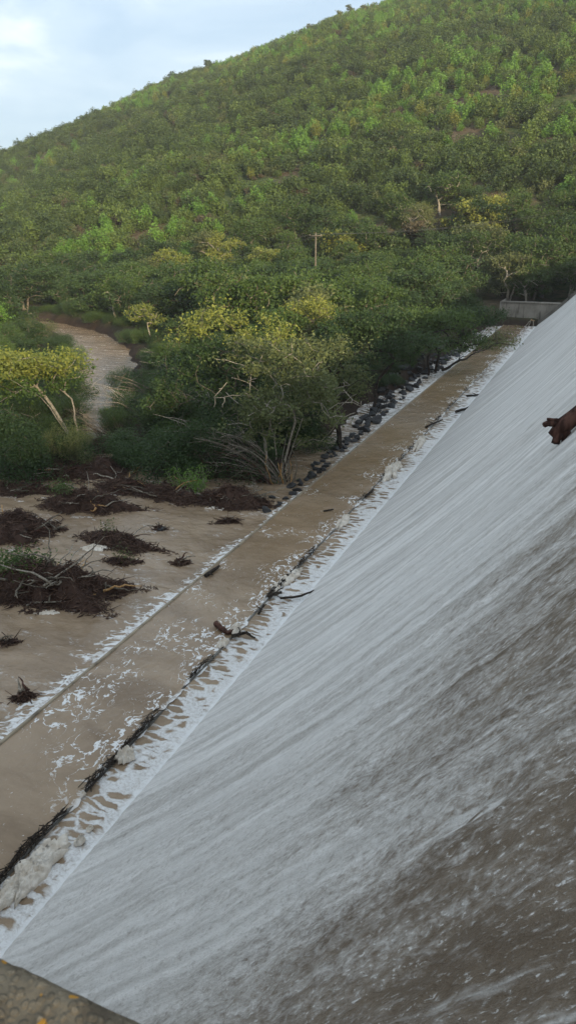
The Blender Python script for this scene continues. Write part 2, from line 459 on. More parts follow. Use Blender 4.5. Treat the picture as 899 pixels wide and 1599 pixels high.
def face_mat():
    s = NT('spillway_water'); v, x, y, z = s.pos()
    t = s.sub(x, XA)                                  # 0 at the toe, grows towards the crest
    # long streaks down the slope
    y2 = s.add(y, s.mul(s.noise(s.vec(s.mul(t, 0.12), s.mul(y, 0.25), 0.0), 1.0, 2), 0.9))
    a = s.vec(s.mul(t, 0.05), s.mul(y2, 0.55), 0.0)
    st1 = s.noise(a, 1.0, 6, 0.62)
    st2 = s.noise(s.vec(s.mul(t, 0.16), s.mul(y2, 2.6), 3.0), 1.0, 5, 0.65)
    cl = s.noise(s.vec(s.mul(t, 1.3), s.mul(y2, 1.9), 1.0), 1.3, 6, 0.66, 0.3)
    fk = s.noise(s.vec(s.mul(t, 8.0), s.mul(y2, 9.5), 5.0), 1.0, 5, 0.70, 0.3)
    fk2 = s.noise(s.vec(s.mul(t, 20.0), s.mul(y2, 27.0), 9.0), 1.0, 4, 0.7, 0.3)
    # the air entrained by the water: none at the crest, full towards the toe and far along the dam
    xt = s.add(s.mul(y, 0.27), 5.35)
    aer = s.ss(s.sub(s.sub(t, xt), s.mul(s.sub(st1, 0.5), 5.0)), 3.6, -2.4)
    wgt = s.add(s.mul(aer, 0.80), s.mul(s.sub(st1, 0.5), 0.95))
    wgt = s.add(wgt, s.mul(s.sub(st2, 0.5), 0.45))
    wgt = s.add(wgt, s.mul(s.sub(cl, 0.5), 0.45))
    wf = s.add(wgt, s.mul(s.sub(fk, 0.5), s.ss(y, 30.0, 6.0, 0.35, 1.25)))
    wf = s.add(wf, s.mul(s.sub(fk2, 0.5), s.ss(y, 24.0, 6.0, 0.1, 1.1)))
    white = s.ss(wf, -0.05, 0.95)
    # flecks of spray standing out on the dark glassy water
    spk = s.mul(s.ss(fk2, 0.575, 0.65), s.ss(cl, 0.34, 0.58, 0.35, 1.0))
    # gushes of white water near the wall
    gush = s.ss(s.noise(s.vec(s.mul(t, 0.34), s.mul(y2, 1.5), 12.0), 1.0, 5, 0.68, 0.2), 0.55, 0.66)
    gush = s.mul(s.mul(gush, s.ss(fk, 0.34, 0.54)), s.ss(t, 3.5, 6.5))
    white = s.mx(white, s.mx(spk, s.mul(gush, 0.9)))
    dark = s.mix(s.ss(cl, 0.3, 0.7), (0.140, 0.104, 0.072), (0.215, 0.168, 0.122))
    wc = s.mix(s.ss(st2, 0.3, 0.7), (0.50, 0.475, 0.44), (0.76, 0.73, 0.69))
    c = s.mix(white, dark, wc)
    r = s.mix(white, (0.30,) * 3, (0.75,) * 3)
    h = s.add(s.mul(fk, 0.7), s.add(s.mul(fk2, 0.5), s.mul(st2, 0.7)))
    s.pbr(c, r, s.bump(h, 0.6, 0.10), 0.4, 1.33)
    return s.m
M['face'] = face_mat()

def ground_mat():
    s = NT('ground'); v, x, y, z = s.pos()
    n = s.noise(v, 0.06, 6, 0.65); n2 = s.noise(v, 0.9, 5, 0.7)
    grass = s.mix(s.ss(n2, 0.35, 0.65), (0.030, 0.048, 0.016), (0.075, 0.098, 0.034))
    soil = s.mix(s.ss(n2, 0.3, 0.7), (0.055, 0.042, 0.026), (0.120, 0.090, 0.058))
    c = s.mix(s.ss(s.add(n, s.mul(n2, 0.25)), 0.56, 0.74), grass, soil)
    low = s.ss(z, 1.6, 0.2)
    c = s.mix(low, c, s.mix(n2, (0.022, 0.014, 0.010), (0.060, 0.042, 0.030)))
    s.pbr(c, 0.95, s.bump(n2, 0.9, 0.3), 0.15)
    return s.m
M['ground'] = ground_mat()

# ------------------------------------------------------------------ terrain
RIVER_Z = -0.22
def poly_sdf(X, Y, P):
    """signed distance, negative inside"""
    P = np.asarray(P, float); n = len(P)
    D = np.full(X.shape, 1e9); ins = np.zeros(X.shape, bool)
    for i in range(n):
        a = P[i]; b = P[(i + 1) % n]; e_ = b - a
        wx = X - a[0]; wy = Y - a[1]
        t = np.clip((wx * e_[0] + wy * e_[1]) / (e_ @ e_ + 1e-9), 0, 1)
        D = np.minimum(D, np.hypot(wx - t * e_[0], wy - t * e_[1]))
        c = ((a[1] > Y) != (b[1] > Y)) & (X < (b[0] - a[0]) * (Y - a[1]) / (b[1] - a[1] + 1e-12) + a[0])
        ins ^= c
    return np.where(ins, -D, D)
def line_dist(X, Y, P, W):
    D = np.full(X.shape, 1e9)
    for (a, b, w0, w1) in zip(P[:-1], P[1:], W[:-1], W[1:]):
        a = np.array(a); b = np.array(b); e_ = b - a
        wx = X - a[0]; wy = Y - a[1]
        t = np.clip((wx * e_[0] + wy * e_[1]) / (e_ @ e_), 0, 1)
        D = np.minimum(D, np.hypot(wx - t * e_[0], wy - t * e_[1]) - (w0 + (w1 - w0) * t))
    return D
def pxy(px, py): p = at_z(px, py, RIVER_Z); return (p.x, p.y)
POOL = [(-60, -30), (-5, -30), (-5, 109)] + [pxy(*p) for p in [(735, 520), (690, 560), (640, 598), (585, 628), (545, 655), (520, 680), (470, 692), (455, 735), (425, 752), (360, 748), (300, 752), (235, 745), (215, 728), (178, 728), (165, 748), (120, 742), (60, 752), (0, 742), (-90, 735), (-300, 730)]]
CHAN = [pxy(*p) for p in [(165, 735), (148, 690), (150, 645), (156, 605), (165, 572), (158, 548), (128, 524), (90, 511), (50, 504), (-40, 500), (-400, 496)]]
CHW = [0.6, 0.6, 0.9, 1.5, 2.7, 3.0, 2.7, 2.4, 2.0, 1.6, 2.0]
RPX = [(a_, b_ + 20) for a_, b_ in [(-300, 330), (-120, 285), (0, 236), (100, 194), (200, 149), (270, 117), (340, 99), (400, 79), (480, 49), (530, 31), (600, 12), (660, -15), (760, -45), (899, -60), (1100, -70), (1400, -60), (1900, 40)]]
RAZ = np.array([math.atan2(-ray(*p).x, ray(*p).y) for p in RPX])[::-1]
RTE = np.array([ray(*p).z / math.hypot(ray(*p).x, ray(*p).y) for p in RPX])[::-1]
def terrain(X, Y):
    X = np.asarray(X, float); Y = np.asarray(Y, float)
    r = np.hypot(X, Y); th = np.arctan2(-X, Y)
    R = 400 + 35 * np.sin(th * 2.2 + 0.4)
    te = np.interp(th, RAZ, RTE)
    hr = CAM_H + R * te
    rf = 116 + 10 * sstep(0.15, 0.7, th)
    t = (r - rf) / (R - rf)
    up = np.where(t < 1, 1 - np.abs(1 - np.clip(t, 0, 1)) ** 1.25, 1 - 0.55 * np.clip(t - 1, 0, 1.8) ** 1.3)
    hill = hr * up * sstep(-0.02, 0.10, t)
    hill = hill + (fbm(X / 55, Y / 55, 4, 3) - 0.5) * 12 * sstep(0.05, 0.4, t) * sstep(1.05, 0.75, t)
    hill = hill - 9 * np.exp(-((r - (330 - 130 * (th - 0.5))) / 26) ** 2) * sstep(0.42, 0.55, th)
    front = ((Y > 0) & (np.abs(th) < 1.75)).astype(float)
    hill = np.where(front > 0, hill * sstep(1.75, 1.2, np.abs(th)), 0.0)
    base = 0.32 + 0.5 * (fbm(X / 5, Y / 5, 3, 9) - 0.3) + 0.035 * np.clip(r - 60, 0, 80) * sstep(0.9, 0.2, th)
    dw = np.minimum(poly_sdf(X, Y, POOL), line_dist(X, Y, CHAN, CHW))
    dw = dw + (fbm(X / 2.2, Y / 2.2, 3, 5) - 0.5) * 1.3
    low = -0.9 + (base + 0.9) * sstep(-0.9, 1.2, dw)
    z = low + np.maximum(hill, 0)
    z = np.where((X > -14.6) & (Y < YEND + 0.3), np.minimum(z, -0.6), z)
    # upstream of the dam: the lake bed; behind the camera: the near abutment and an added sun-blocking rise
    z = np.where(X > -8.0, np.where(Y < 112, np.minimum(z, -1.0), z), z)
    near = sstep(-0.8, -4.0, Y) * sstep(-34.0, -8.0, X)
    ab_shade = 10.6 + 5.5 * sstep(-4, -45, Y) + 46 * sstep(-60, -150, Y) + (fbm(X / 14, Y / 14, 3, 21) - 0.5) * 2.2  # the high rear rise is unseen, shaped to shade the midground trees
    z = z * (1 - near) + ab_shade * near
    lake = sstep(4.0, 14.0, X) * sstep(-60.0, -40.0, Y) * sstep(115.0, 108.0, Y)
    z = z * (1 - lake) + 3.0 * lake
    return z
xs = np.unique(np.concatenate([np.linspace(-760, -420, 8), np.linspace(-420, -95, 56), np.linspace(-95, -12, 150), np.linspace(-12, 12, 20), np.linspace(12, 300, 40), np.linspace(300, 700, 8)]))
ys = np.unique(np.concatenate([np.linspace(-400, -60, 16), np.linspace(-60, 0, 20), np.linspace(0, 100, 160), np.linspace(100, 520, 110), np.linspace(520, 900, 10)]))
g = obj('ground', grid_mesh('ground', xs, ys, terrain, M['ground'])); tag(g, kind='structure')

# ------------------------------------------------------------------ the dam and its water
def prof(x):
    t = np.asarray(x, float) - XA
    t = np.clip(t, -0.5, 12)
    tt = np.minimum(t, 9.3)
    z = 0.85 * tt + 0.022 * tt ** 2
    return z + np.where(t > 9.3, 0.62 * (1 - np.exp(-np.maximum(t - 9.3, 0) * 1.2259 / 0.62)), 0)
dam = empty('spillway_dam', (0, 0, 0))
tag(dam, 'long sloping concrete overflow dam under the sheet of falling water', 'dam')
gx = np.concatenate([np.linspace(XA, 1.3, 20), np.linspace(1.5, 3.4, 12)])
G = Geo()
zz = prof(gx) - 0.14
n = len(gx)
V = []
for yy in (0.45, YEND + 4):
    V += [(a, yy, b) for a, b in zip(gx, zz)]
i0 = np.arange(n - 1)
G.add(V, np.stack([i0, i0 + 1, i0 + 1 + n, i0 + n], -1))
G.box(gx[0] - 0.0, gx[0] + 0.3, 0.45, YEND + 4, -1.6, zz[0] - 0.15)
G.box(3.405, 4.2, 0.45, YEND + 4, -1.6, zz[-1])
obj('concrete_slope', G.mesh('concrete_slope', M['concrete_wet'], True), dam)
G = Geo(); G.box(-13.0, XA - 0.004, 0.2, YEND + 2, -1.5, -0.75)
obj('apron_slab', G.mesh('apron_slab', M['concrete_wet']), dam)

def face_fn(X, Y):
    t = X - XA
    n1 = fbm(t * 0.30, Y * 0.9, 3, 31) - 0.5
    n2 = fbm(t * 2.6, Y * 3.0, 3, 37) - 0.5
    n3 = fbm(t * 8.0, Y * 9.0, 2, 41) - 0.5
    near = sstep(45, 8, Y)
    h = 0.12 * n1 + 0.055 * n2 * (0.3 + 0.7 * near) + 0.05 * n3 * near
    z = prof(X)
    k = sstep(0.0, 0.25, t)
    nx_ = -0.72; nz_ = 0.69
    Xo = X + nx_ * (h * 0.8 + 0.03) * (0.25 + 0.75 * k)
    Zo = z + nz_ * (h * 0.8 + 0.03) + 0.05
    Zo = np.where(t < 0.001, -0.30, Zo)
    return Xo, Y, Zo
fx = np.concatenate([[XA], np.linspace(XA + 0.012, 1.3, 210), np.linspace(1.36, 3.3, 16)])
fy = np.concatenate([np.linspace(0.55, 16, 330), np.linspace(16.06, 45, 300), np.linspace(45.2, YEND + 0.2, 200)])
sw = obj('spillway_water', grid_mesh('spillway_water', fx, fy, face_fn, M['face'])); tag(sw, kind='structure')

M['lake'] = (lambda s: (s.pbr((0.16, 0.12, 0.08), 0.08, None, 0.5, 1.33), s.m)[1])(NT('lake_water'))
lw = obj('reservoir_water', grid_mesh('reservoir_water', np.linspace(3.2, 690, 8), np.linspace(-390, 115, 8), lambda X, Y: X * 0 + float(prof(3.3)) + 0.02, M['lake'])); tag(lw, kind='structure')

def toe_fn(X, Y):
    d = XA - X
    h = (fbm(X * 1.3, Y * 2.2, 4, 51) - 0.5) * 0.16 * sstep(1.35, 0.2, d) + (fbm(X * 6, Y * 6, 2, 53) - 0.5) * 0.035
    return -0.02 + h - 0.03 * d
tw = obj('toe_water', grid_mesh('toe_water', np.linspace(XB - 0.02, XA + 0.10, 26), np.concatenate([np.linspace(0.55, 30, 420), np.linspace(30.1, YEND - 0.05, 460)]), toe_fn, M['toe'])); tag(tw, kind='structure')
def apron_fn(X, Y):
    e_ = sstep(XB - 0.3, XB + 0.03, X)
    X = X + e_ * (fbm(Y * 2.3, Y * 0 + 4, 3, 67) - 0.5) * 0.34
    return X, Y, -0.045 * e_ + (fbm(X * 0.9, Y * 0.7, 3, 61) - 0.5) * 0.06 * sstep(8, 16, Y) + (fbm(X * 3.2, Y * 2.4, 3, 63) - 0.5) * 0.045 * sstep(9, 16, Y)
aw = obj('apron_water', grid_mesh('apron_water', np.linspace(XC + 0.065, XB + 0.03, 40), np.concatenate([np.linspace(0.55, 40, 500), np.linspace(40.1, YEND - 0.05, 420)]), apron_fn, M['apron'])); tag(aw, kind='structure')
def river_fn(X, Y):
    d = XC - X
    h = (fbm(X * 1.2, Y * 1.6, 3, 71) - 0.5) * 0.10 * sstep(4.0, 0.2, d) + (fbm(X * 0.8, Y * 0.8, 3, 73) - 0.5) * 0.07
    h = h + (fbm(X * 1.6 + Y * 0.5, Y * 3.0, 3, 77) - 0.5) * 0.085 * sstep(60, 30, Y)
    rap = sstep(40, 60, Y) * sstep(8, 2, d) * 0.16 * (fbm(X * 1.4, Y * 2.0, 3, 75) - 0.4)
    return RIVER_Z + h + rap + 0.10 * sstep(0.9, 0.0, d)
rx = np.concatenate([np.linspace(-260, -52, 12), np.linspace(-48, -22, 60), np.linspace(-21.8, XC - 0.06, 110)])
ry = np.concatenate([np.linspace(-40, 4, 10), np.linspace(4.6, 45, 330), np.linspace(45.3, YEND + 1, 160), np.linspace(YEND + 4, 180, 8)])
rw = obj('river_water', grid_mesh('river_water', rx, ry, river_fn, M['river'])); tag(rw, kind='structure')

def strip(x0, x1, z0, z1, y0, y1, seed, mat, name, wob=0.015):
    yy = np.linspace(y0, y1, 240)
    w = (fbm(yy * 1.7, yy * 0 + seed, 3, seed) - 0.5) * wob * 2
    V = np.concatenate([np.stack([np.full_like(yy, x) + w, yy, np.full_like(yy, z) + w * 0.4], -1) for (x, z) in ((x0, z0), (x0, z1), (x1, z1), (x1, z0))])
    n = len(yy); i = np.arange(n - 1)
    Q = [np.stack([i + a * n, i + 1 + a * n, i + 1 + b * n, i + b * n], -1) for a, b in ((0, 1), (1, 2), (2, 3))]
    G = Geo(); G.add(V, np.concatenate(Q)); G.add(V[[0, n, 2 * n, 3 * n]], [(0, 1, 2, 3)]); G.add(V[[n - 1, 2 * n - 1, 3 * n - 1, 4 * n - 1]], [(0, 1, 2, 3)])
    return G.mesh(name, mat, False)
os_ = obj('end_sill', strip(XC - 0.03, XC + 0.06, -0.9, 0.03, 0.6, YEND - 0.5, 3, M['sill'], 'end_sill'))
tag(os_, 'thin beige concrete sill along the outer edge of the brown apron', 'sill')
is_ = obj('toe_sill', strip(XB - 0.045, XB + 0.035, -0.9, -0.035, 0.6, YEND - 0.5, 8, M['concrete_wet'], 'toe_sill', 0.05))
tag(is_, 'low dark concrete sill caught with driftwood beside the white foam', 'sill')

# far retaining wall
wl = empty('retaining_wall', (0, 0, 0))
tag(wl, 'stained grey concrete retaining wall at the far end of the spillway', 'wall')
def rough_box(x0, x1, y0, y1, z0, z1, nx=10, nz=5, amp=0.03):
    G = Geo()
    X, Z = np.meshgrid(np.linspace(x0, x1, nx), np.linspace(z0, z1, nz), indexing='ij')
    Yf = y0 + (np.random.default_rng(5).random(X.shape) - 0.5) * amp
    V = np.stack([X, Yf, Z], -1).reshape(-1, 3); i = np.arange(nx * nz).reshape(nx, nz)
    G.add(V, np.stack([i[:-1, :-1], i[1:, :-1], i[1:, 1:], i[:-1, 1:]], -1).reshape(-1, 4))
    G.box(x0, x1, y0 + amp, y1, z0, z1 + 0.002)
    return G
wx = [-13.1, -10.2, -7.3, -4.4, -1.5, 1.4]
for a, b in zip(wx[:-1], wx[1:]):
    obj('panel', rough_box(a + 0.02, b - 0.02, YEND, YEND + 0.6, -1.0, 2.75).mesh('panel', M['concrete']), wl)
G = Geo(); G.box(-13.2, 1.5, YEND - 0.07, YEND + 0.7, 2.755, 3.0); obj('coping', G.mesh('coping', M['concrete']), wl)
G = Geo(); G.box(-13.4, -13.1, YEND - 0.02, YEND + 7, -1.0, 2.9); obj('return_wall', G.mesh('return_wall', M['concrete']), wl)
# far training wall that climbs with the slope
tr = empty('training_wall', (0, 0, 0)); tag(tr, 'dark sloping side wall climbing beside the far edge of the spillway', 'wall')
G = Geo(); n = len(gx); V = []
for yy in (YEND - 0.45, YEND - 0.06):
    for dz in (-0.5, 0.75):
        V += [(a, yy, b + dz) for a, b in zip(gx, zz)]
i0 = np.arange(n - 1)
for a, b in ((0, 1), (1, 3), (3, 2), (2, 0)):
    G.add(np.array(V), np.stack([i0 + a * n, i0 + 1 + a * n, i0 + 1 + b * n, i0 + b * n], -1))
G.add(np.array(V)[[0, n, 3 * n, 2 * n]], [(0, 1, 2, 3)])
obj('wall_body', G.mesh('wall_body', M['concrete_wet']), tr)

# foreground parapet
pw = empty('parapet_wall', (0, 0, 0)); tag(pw, 'rough pebbly concrete parapet with orange lichen in the near corner', 'parapet')
yl, yr = 0.10, 0.545
X, Y = np.meshgrid(np.linspace(-2.2, 0.6, 160), np.linspace(yl, yr, 34), indexing='ij')
edge = sstep(0.0, 0.012, yr - Y)
Z = 11.005 - 0.012 * (1 - edge) + (fbm(X * 22, Y * 22, 4, 81) - 0.5) * 0.022
Yv = Y + (fbm(X * 14, X * 0 + 2, 3, 83) - 0.5) * 0.010 * sstep(0.3, 0.0, yr - Y)
V = np.stack([X, Yv, Z], -1); nx, ny = X.shape
low = V[:, -1:, :].copy(); low[..., 2] = 10.6; V = np.concatenate([V, low], 1).reshape(-1, 3); ny += 1
i = np.arange(nx * ny).reshape(nx, ny)
G = Geo(); G.add(V, np.stack([i[:-1, :-1], i[1:, :-1], i[1:, 1:], i[:-1, 1:]], -1).reshape(-1, 4))
obj('capping', G.mesh('capping', M['parapet'], True), pw)
G = Geo(); G.box(-12, 4, 0.12, 0.50, -1.4, 10.6); obj('wall_body', G.mesh('wall_body', M['concrete']), pw)

# ------------------------------------------------------------------ vegetation
def tree_parts(seed, h, rx, ry, cb=0.35, stems=1, lean=(0, 0), ncl=60, nleaf=70, lsize=0.17, rcl=0.55, leaf='leaf_mid', top=None, topfrac=0.0,
               wood='bark_grey', trunk_r=0.14, flat=0.75, fork=0.3, aspect=0.5, extra_bare=0, shell=0.5, root_spread=0.25, min_r=0.012):
    """returns trunk, crown (and a top coloured as if sunlit) meshes in local coordinates, base at the origin"""
    rng = np.random.default_rng(seed)
    cz = h * (cb + 1) / 2; hz = h * (1 - cb) / 2
    C = []
    nl = 5 + int(rng.integers(0, 3))
    lob = []
    for q in range(nl):
        a = 6.28 * (q + rng.random() * 0.7) / nl; f = rng.uniform(0.30, 0.72)
        lob.append((np.array([math.cos(a) * f, math.sin(a) * f, rng.uniform(-0.75, 0.5)]), rng.uniform(0.42, 0.66)))
    lob.append((np.array([rng.normal() * 0.15, rng.normal() * 0.15, rng.uniform(0.25, 0.5)]), rng.uniform(0.5, 0.65)))
    while len(C) < ncl:
        d = rng.normal(size=3); d /= np.linalg.norm(d)
        r = (shell + (1 - shell) * rng.random()) ** 0.8
        if d[2] < -0.2 and rng.random() < 0.5: continue
        lc, lr = lob[int(rng.integers(0, len(lob)))]
        p = lc + d * r * lr * np.array([1.0, 1.0, 0.8])
        if p[2] > 0: p[2] *= flat
        q = np.array([p[0] * rx, p[1] * ry, cz + p[2] * hz]) + np.array([lean[0], lean[1], 0])
        if vnoise(q[0] * 0.7 + 50, q[1] * 0.7 + q[2] * 0.9 + 50, seed) < 0.30: continue
        C.append(q)
    C = np.array(C)
    nodes = []; par = []
    def addn(p, q): nodes.append(np.array(p, float)); par.append(q); return len(nodes) - 1
    for st in range(stems):
        a = rng.random() * 6.28; rr = root_spread * (stems > 1) * (0.4 + rng.random())
        b = np.array([math.cos(a) * rr, math.sin(a) * rr, -0.25])
        q = addn(b, -1)
        tgt = np.array([lean[0] * 0.55 + math.cos(a) * rx * 0.28 * (stems > 1), lean[1] * 0.55 + math.sin(a) * ry * 0.28 * (stems > 1), h * (fork + 0.12 * rng.random())])
        k = 5
        for i in range(1, k + 1):
            f = i / k
            pnt = b + (tgt - b) * np.array([f ** 1.3, f ** 1.3, f]) + rng.normal(size=3) * 0.05 * h * 0.12
            q = addn(pnt, q)
    C0 = np.mean(nodes, axis=0)
    order = np.argsort(np.linalg.norm(C - C0, axis=1))
    bare = []
    for ci in list(order) + [-1] * extra_bare:
        if ci >= 0:
            c = C[ci]
        else:
            d = rng.normal(size=3); d /= np.linalg.norm(d); d[2] = abs(d[2]) * 0.6
            c = np.array([d[0] * rx * 1.05 + lean[0], d[1] * ry * 1.05 + lean[1], cz - hz * 0.3 + d[2] * hz])
        N = np.array(nodes)
        dv = c - N; dist = np.linalg.norm(dv, axis=1)
        pen = dist + 0.9 * np.maximum(0, N[:, 2] - c[2]) + np.where(N[:, 2] < h * fork * 0.55, 3.0, 0)
        j = int(np.argmin(pen)); a = N[j]; L_ = dist[j]
        k = max(2, int(L_ / 0.45)); q = j
        bow = rng.normal(size=3) * 0.10 * L_; bow[2] = abs(bow[2]) * 0.8
        for i in range(1, k + 1):
            f = i / k
            q = addn(a + (c - a) * f + bow * math.sin(math.pi * f) + rng.normal(size=3) * 0.03 * (i < k), q)
    n = len(nodes); w = np.zeros(n); ch = np.zeros(n, int)
    for i in range(n):
        if par[i] >= 0: ch[par[i]] += 1
    w[ch == 0] = 1
    for i in range(n - 1, -1, -1):
        if par[i] >= 0: w[par[i]] += w[i]
    wmax = max(w[i] for i in range(n) if par[i] < 0)
    rad = trunk_r * np.sqrt(w / wmax); rad = np.maximum(rad, min_r)
    G = Geo(); N = np.array(nodes)
    heads = [i for i in range(n) if ch[i] == 0]
    done = np.zeros(n, bool)
    for hd in heads:
        path = [hd]; i = hd
        while par[i] >= 0:
            i = par[i]; path.append(i)
            if done[i]: break
        for i in path: done[i] = True
        path = path[::-1]
        rr = rad[path].copy()
        if len(path) > 1 and par[path[0]] >= 0: rr[0] = min(rr[0], rr[1] * 1.25)
        G.tube(N[path], rr, 5 if rr[0] < 0.07 else 7, cap=False, rough=0.25)
    trunk = G.mesh('trunk', M[wood], True)
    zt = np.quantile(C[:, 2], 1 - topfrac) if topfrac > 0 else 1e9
    GL = Geo(); GT = Geo()
    for c in C:
        m = int(nleaf * (0.6 + 0.8 * rng.random()))
        off = rng.normal(size=(m, 3)) * np.array([rcl, rcl, rcl * 0.6]) * (0.4 + 0.6 * rng.random())
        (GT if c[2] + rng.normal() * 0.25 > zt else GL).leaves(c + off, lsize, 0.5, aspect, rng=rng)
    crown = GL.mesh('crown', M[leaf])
    tp = GT.mesh('crown_sun_tint', M[top or leaf]) if GT.n else None  # upper leaf clusters take a yellower colour that paints in sunlight
    return trunk, crown, tp
def ground_z(x, y): return float(terrain(np.array([x]), np.array([y]))[0])
def put_tree(name, parts, loc, label, cat='tree', group=None, rz=0.0, s=1.0, top_name='sun_tinted_top'):
    e_ = empty(name, loc, rz); e_.scale = (s, s, s)
    obj('trunk', parts[0], e_); obj('crown', parts[1], e_)
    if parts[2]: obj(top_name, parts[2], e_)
    tag(e_, label, cat, group)
    return e_
def at_terrain(px, py):
    d = ray(px, py); d = np.array(d) / math.hypot(d.x, d.y)
    rr_ = np.arange(40, 480, 1.0); z = terrain(d[0] * rr_, d[1] * rr_); zr = CAM_H + d[2] * rr_
    hit = np.where(zr <= z)[0]; i = hit[0] if len(hit) else len(rr_) - 1
    return Vector((d[0] * rr_[i], d[1] * rr_[i], z[i]))
def on_ground(px, py):
    p = at_z(px, py, 0.2); p.z = ground_z(p.x, p.y)
    if p.z < RIVER_Z: p.z = RIVER_Z - 0.25
    return p

HERO = [
 # px, py of the base, parameters, label
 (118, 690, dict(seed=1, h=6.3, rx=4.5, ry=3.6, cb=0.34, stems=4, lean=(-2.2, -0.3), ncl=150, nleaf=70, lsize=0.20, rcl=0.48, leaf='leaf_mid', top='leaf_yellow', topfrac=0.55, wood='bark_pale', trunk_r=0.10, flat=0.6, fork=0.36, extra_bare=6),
  'leaning pale-stemmed tree with a yellow-green flat top on the left bank'),
 (238, 548, dict(seed=2, h=4.6, rx=2.0, ry=1.8, cb=0.5, stems=1, lean=(-0.7, 0), ncl=34, nleaf=40, lsize=0.22, rcl=0.34, leaf='leaf_yellow', wood='bark_pale', trunk_r=0.075, flat=0.7, fork=0.45, extra_bare=4),
  'small sparse yellow tree with a bare pale trunk beside the muddy channel'),
 (432, 742, dict(seed=3, h=8.4, rx=3.7, ry=3.3, cb=0.22, stems=8, lean=(0.2, 0.8), ncl=150, nleaf=70, lsize=0.17, rcl=0.40, leaf='leaf_olive', wood='bark_pale', trunk_r=0.06, min_r=0.019, flat=0.85, fork=0.30, extra_bare=60, shell=0.55),
  'tall many-stemmed tree with bare pale branches behind the flattened shrub'),
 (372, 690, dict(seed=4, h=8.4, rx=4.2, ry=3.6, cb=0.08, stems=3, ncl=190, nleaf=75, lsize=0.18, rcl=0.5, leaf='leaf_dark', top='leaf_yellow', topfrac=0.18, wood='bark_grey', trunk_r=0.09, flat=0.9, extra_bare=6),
  'dense dark tree with a painted yellow-lit top left of the many-stemmed tree'),
 (534, 690, dict(seed=5, h=7.6, rx=3.4, ry=2.8, cb=0.36, stems=1, lean=(-1.5, 0.4), ncl=120, nleaf=70, lsize=0.17, rcl=0.42, leaf='leaf_olive', wood='bark_dark', trunk_r=0.15, flat=0.8, extra_bare=8),
  'leaning grey-green tree with a forked dark trunk at the edge of the riprap'),
 (583, 636, dict(seed=6, h=8.6, rx=4.4, ry=3.6, cb=0.34, stems=6, lean=(0.3, 0.3), ncl=160, nleaf=75, lsize=0.19, rcl=0.48, leaf='leaf_dark', wood='bark_dark', trunk_r=0.12, flat=0.8, fork=0.22, extra_bare=12),
  'broad green tree with a fan of dark stems among the riprap rocks'),
 (676, 578, dict(seed=7, h=6.8, rx=4.2, ry=3.2, cb=0.30, stems=3, lean=(0.2, 0.3), ncl=130, nleaf=70, lsize=0.22, rcl=0.55, leaf='leaf_mid', wood='bark_dark', trunk_r=0.13, flat=0.8, fork=0.2, extra_bare=12, root_spread=0.6),
  'green tree with low sprawling dark limbs near the far end of the apron'),
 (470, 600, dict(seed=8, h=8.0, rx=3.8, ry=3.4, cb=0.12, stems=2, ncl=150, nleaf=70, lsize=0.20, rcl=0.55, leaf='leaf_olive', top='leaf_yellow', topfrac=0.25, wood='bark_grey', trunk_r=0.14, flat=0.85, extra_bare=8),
  'olive tree with tips tinted yellow for sunlight standing behind the many-stemmed tree'),
 (735, 530, dict(seed=9, h=4.6, rx=3.0, ry=2.6, cb=0.1, stems=4, ncl=80, nleaf=70, lsize=0.22, rcl=0.55, leaf='leaf_dark', wood='bark_grey', trunk_r=0.1, flat=0.9),
  'low rounded dark green tree just left of the far retaining wall'),
 (743, 486, dict(seed=10, h=9.5, rx=3.4, ry=3.2, cb=0.45, stems=1, lean=(-0.8, 0), ncl=55, nleaf=60, lsize=0.26, rcl=0.55, leaf='leaf_mid', wood='bark_pale', trunk_r=0.12, flat=0.9, fork=0.5, extra_bare=5),
  'tall tree with a forked pale trunk above the far wall'),
 (275, 480, dict(seed=11, h=8.6, rx=3.6, ry=3.2, cb=0.30, stems=2, ncl=55, nleaf=80, lsize=0.34, rcl=0.55, leaf='leaf_yellow', wood='bark_pale', trunk_r=0.16, flat=0.9, extra_bare=6),
  'bright yellow clumpy tree leftmost in the sunlit tree belt'),
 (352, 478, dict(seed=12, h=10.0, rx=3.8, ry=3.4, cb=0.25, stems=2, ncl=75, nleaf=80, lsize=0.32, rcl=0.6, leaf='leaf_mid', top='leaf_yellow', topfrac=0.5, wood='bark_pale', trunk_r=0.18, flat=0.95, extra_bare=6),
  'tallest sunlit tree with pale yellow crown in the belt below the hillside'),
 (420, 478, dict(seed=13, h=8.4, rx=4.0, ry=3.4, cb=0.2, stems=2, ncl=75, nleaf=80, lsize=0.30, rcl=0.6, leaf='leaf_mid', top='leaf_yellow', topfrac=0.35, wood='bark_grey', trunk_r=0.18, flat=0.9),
  'rounded green tree with a yellow top right of the tallest sunlit tree'),
]
for px, py, kw, lab in HERO:
    put_tree('riverside_tree', tree_parts(**kw), on_ground(px, py), lab, group='trees along the flooded river')
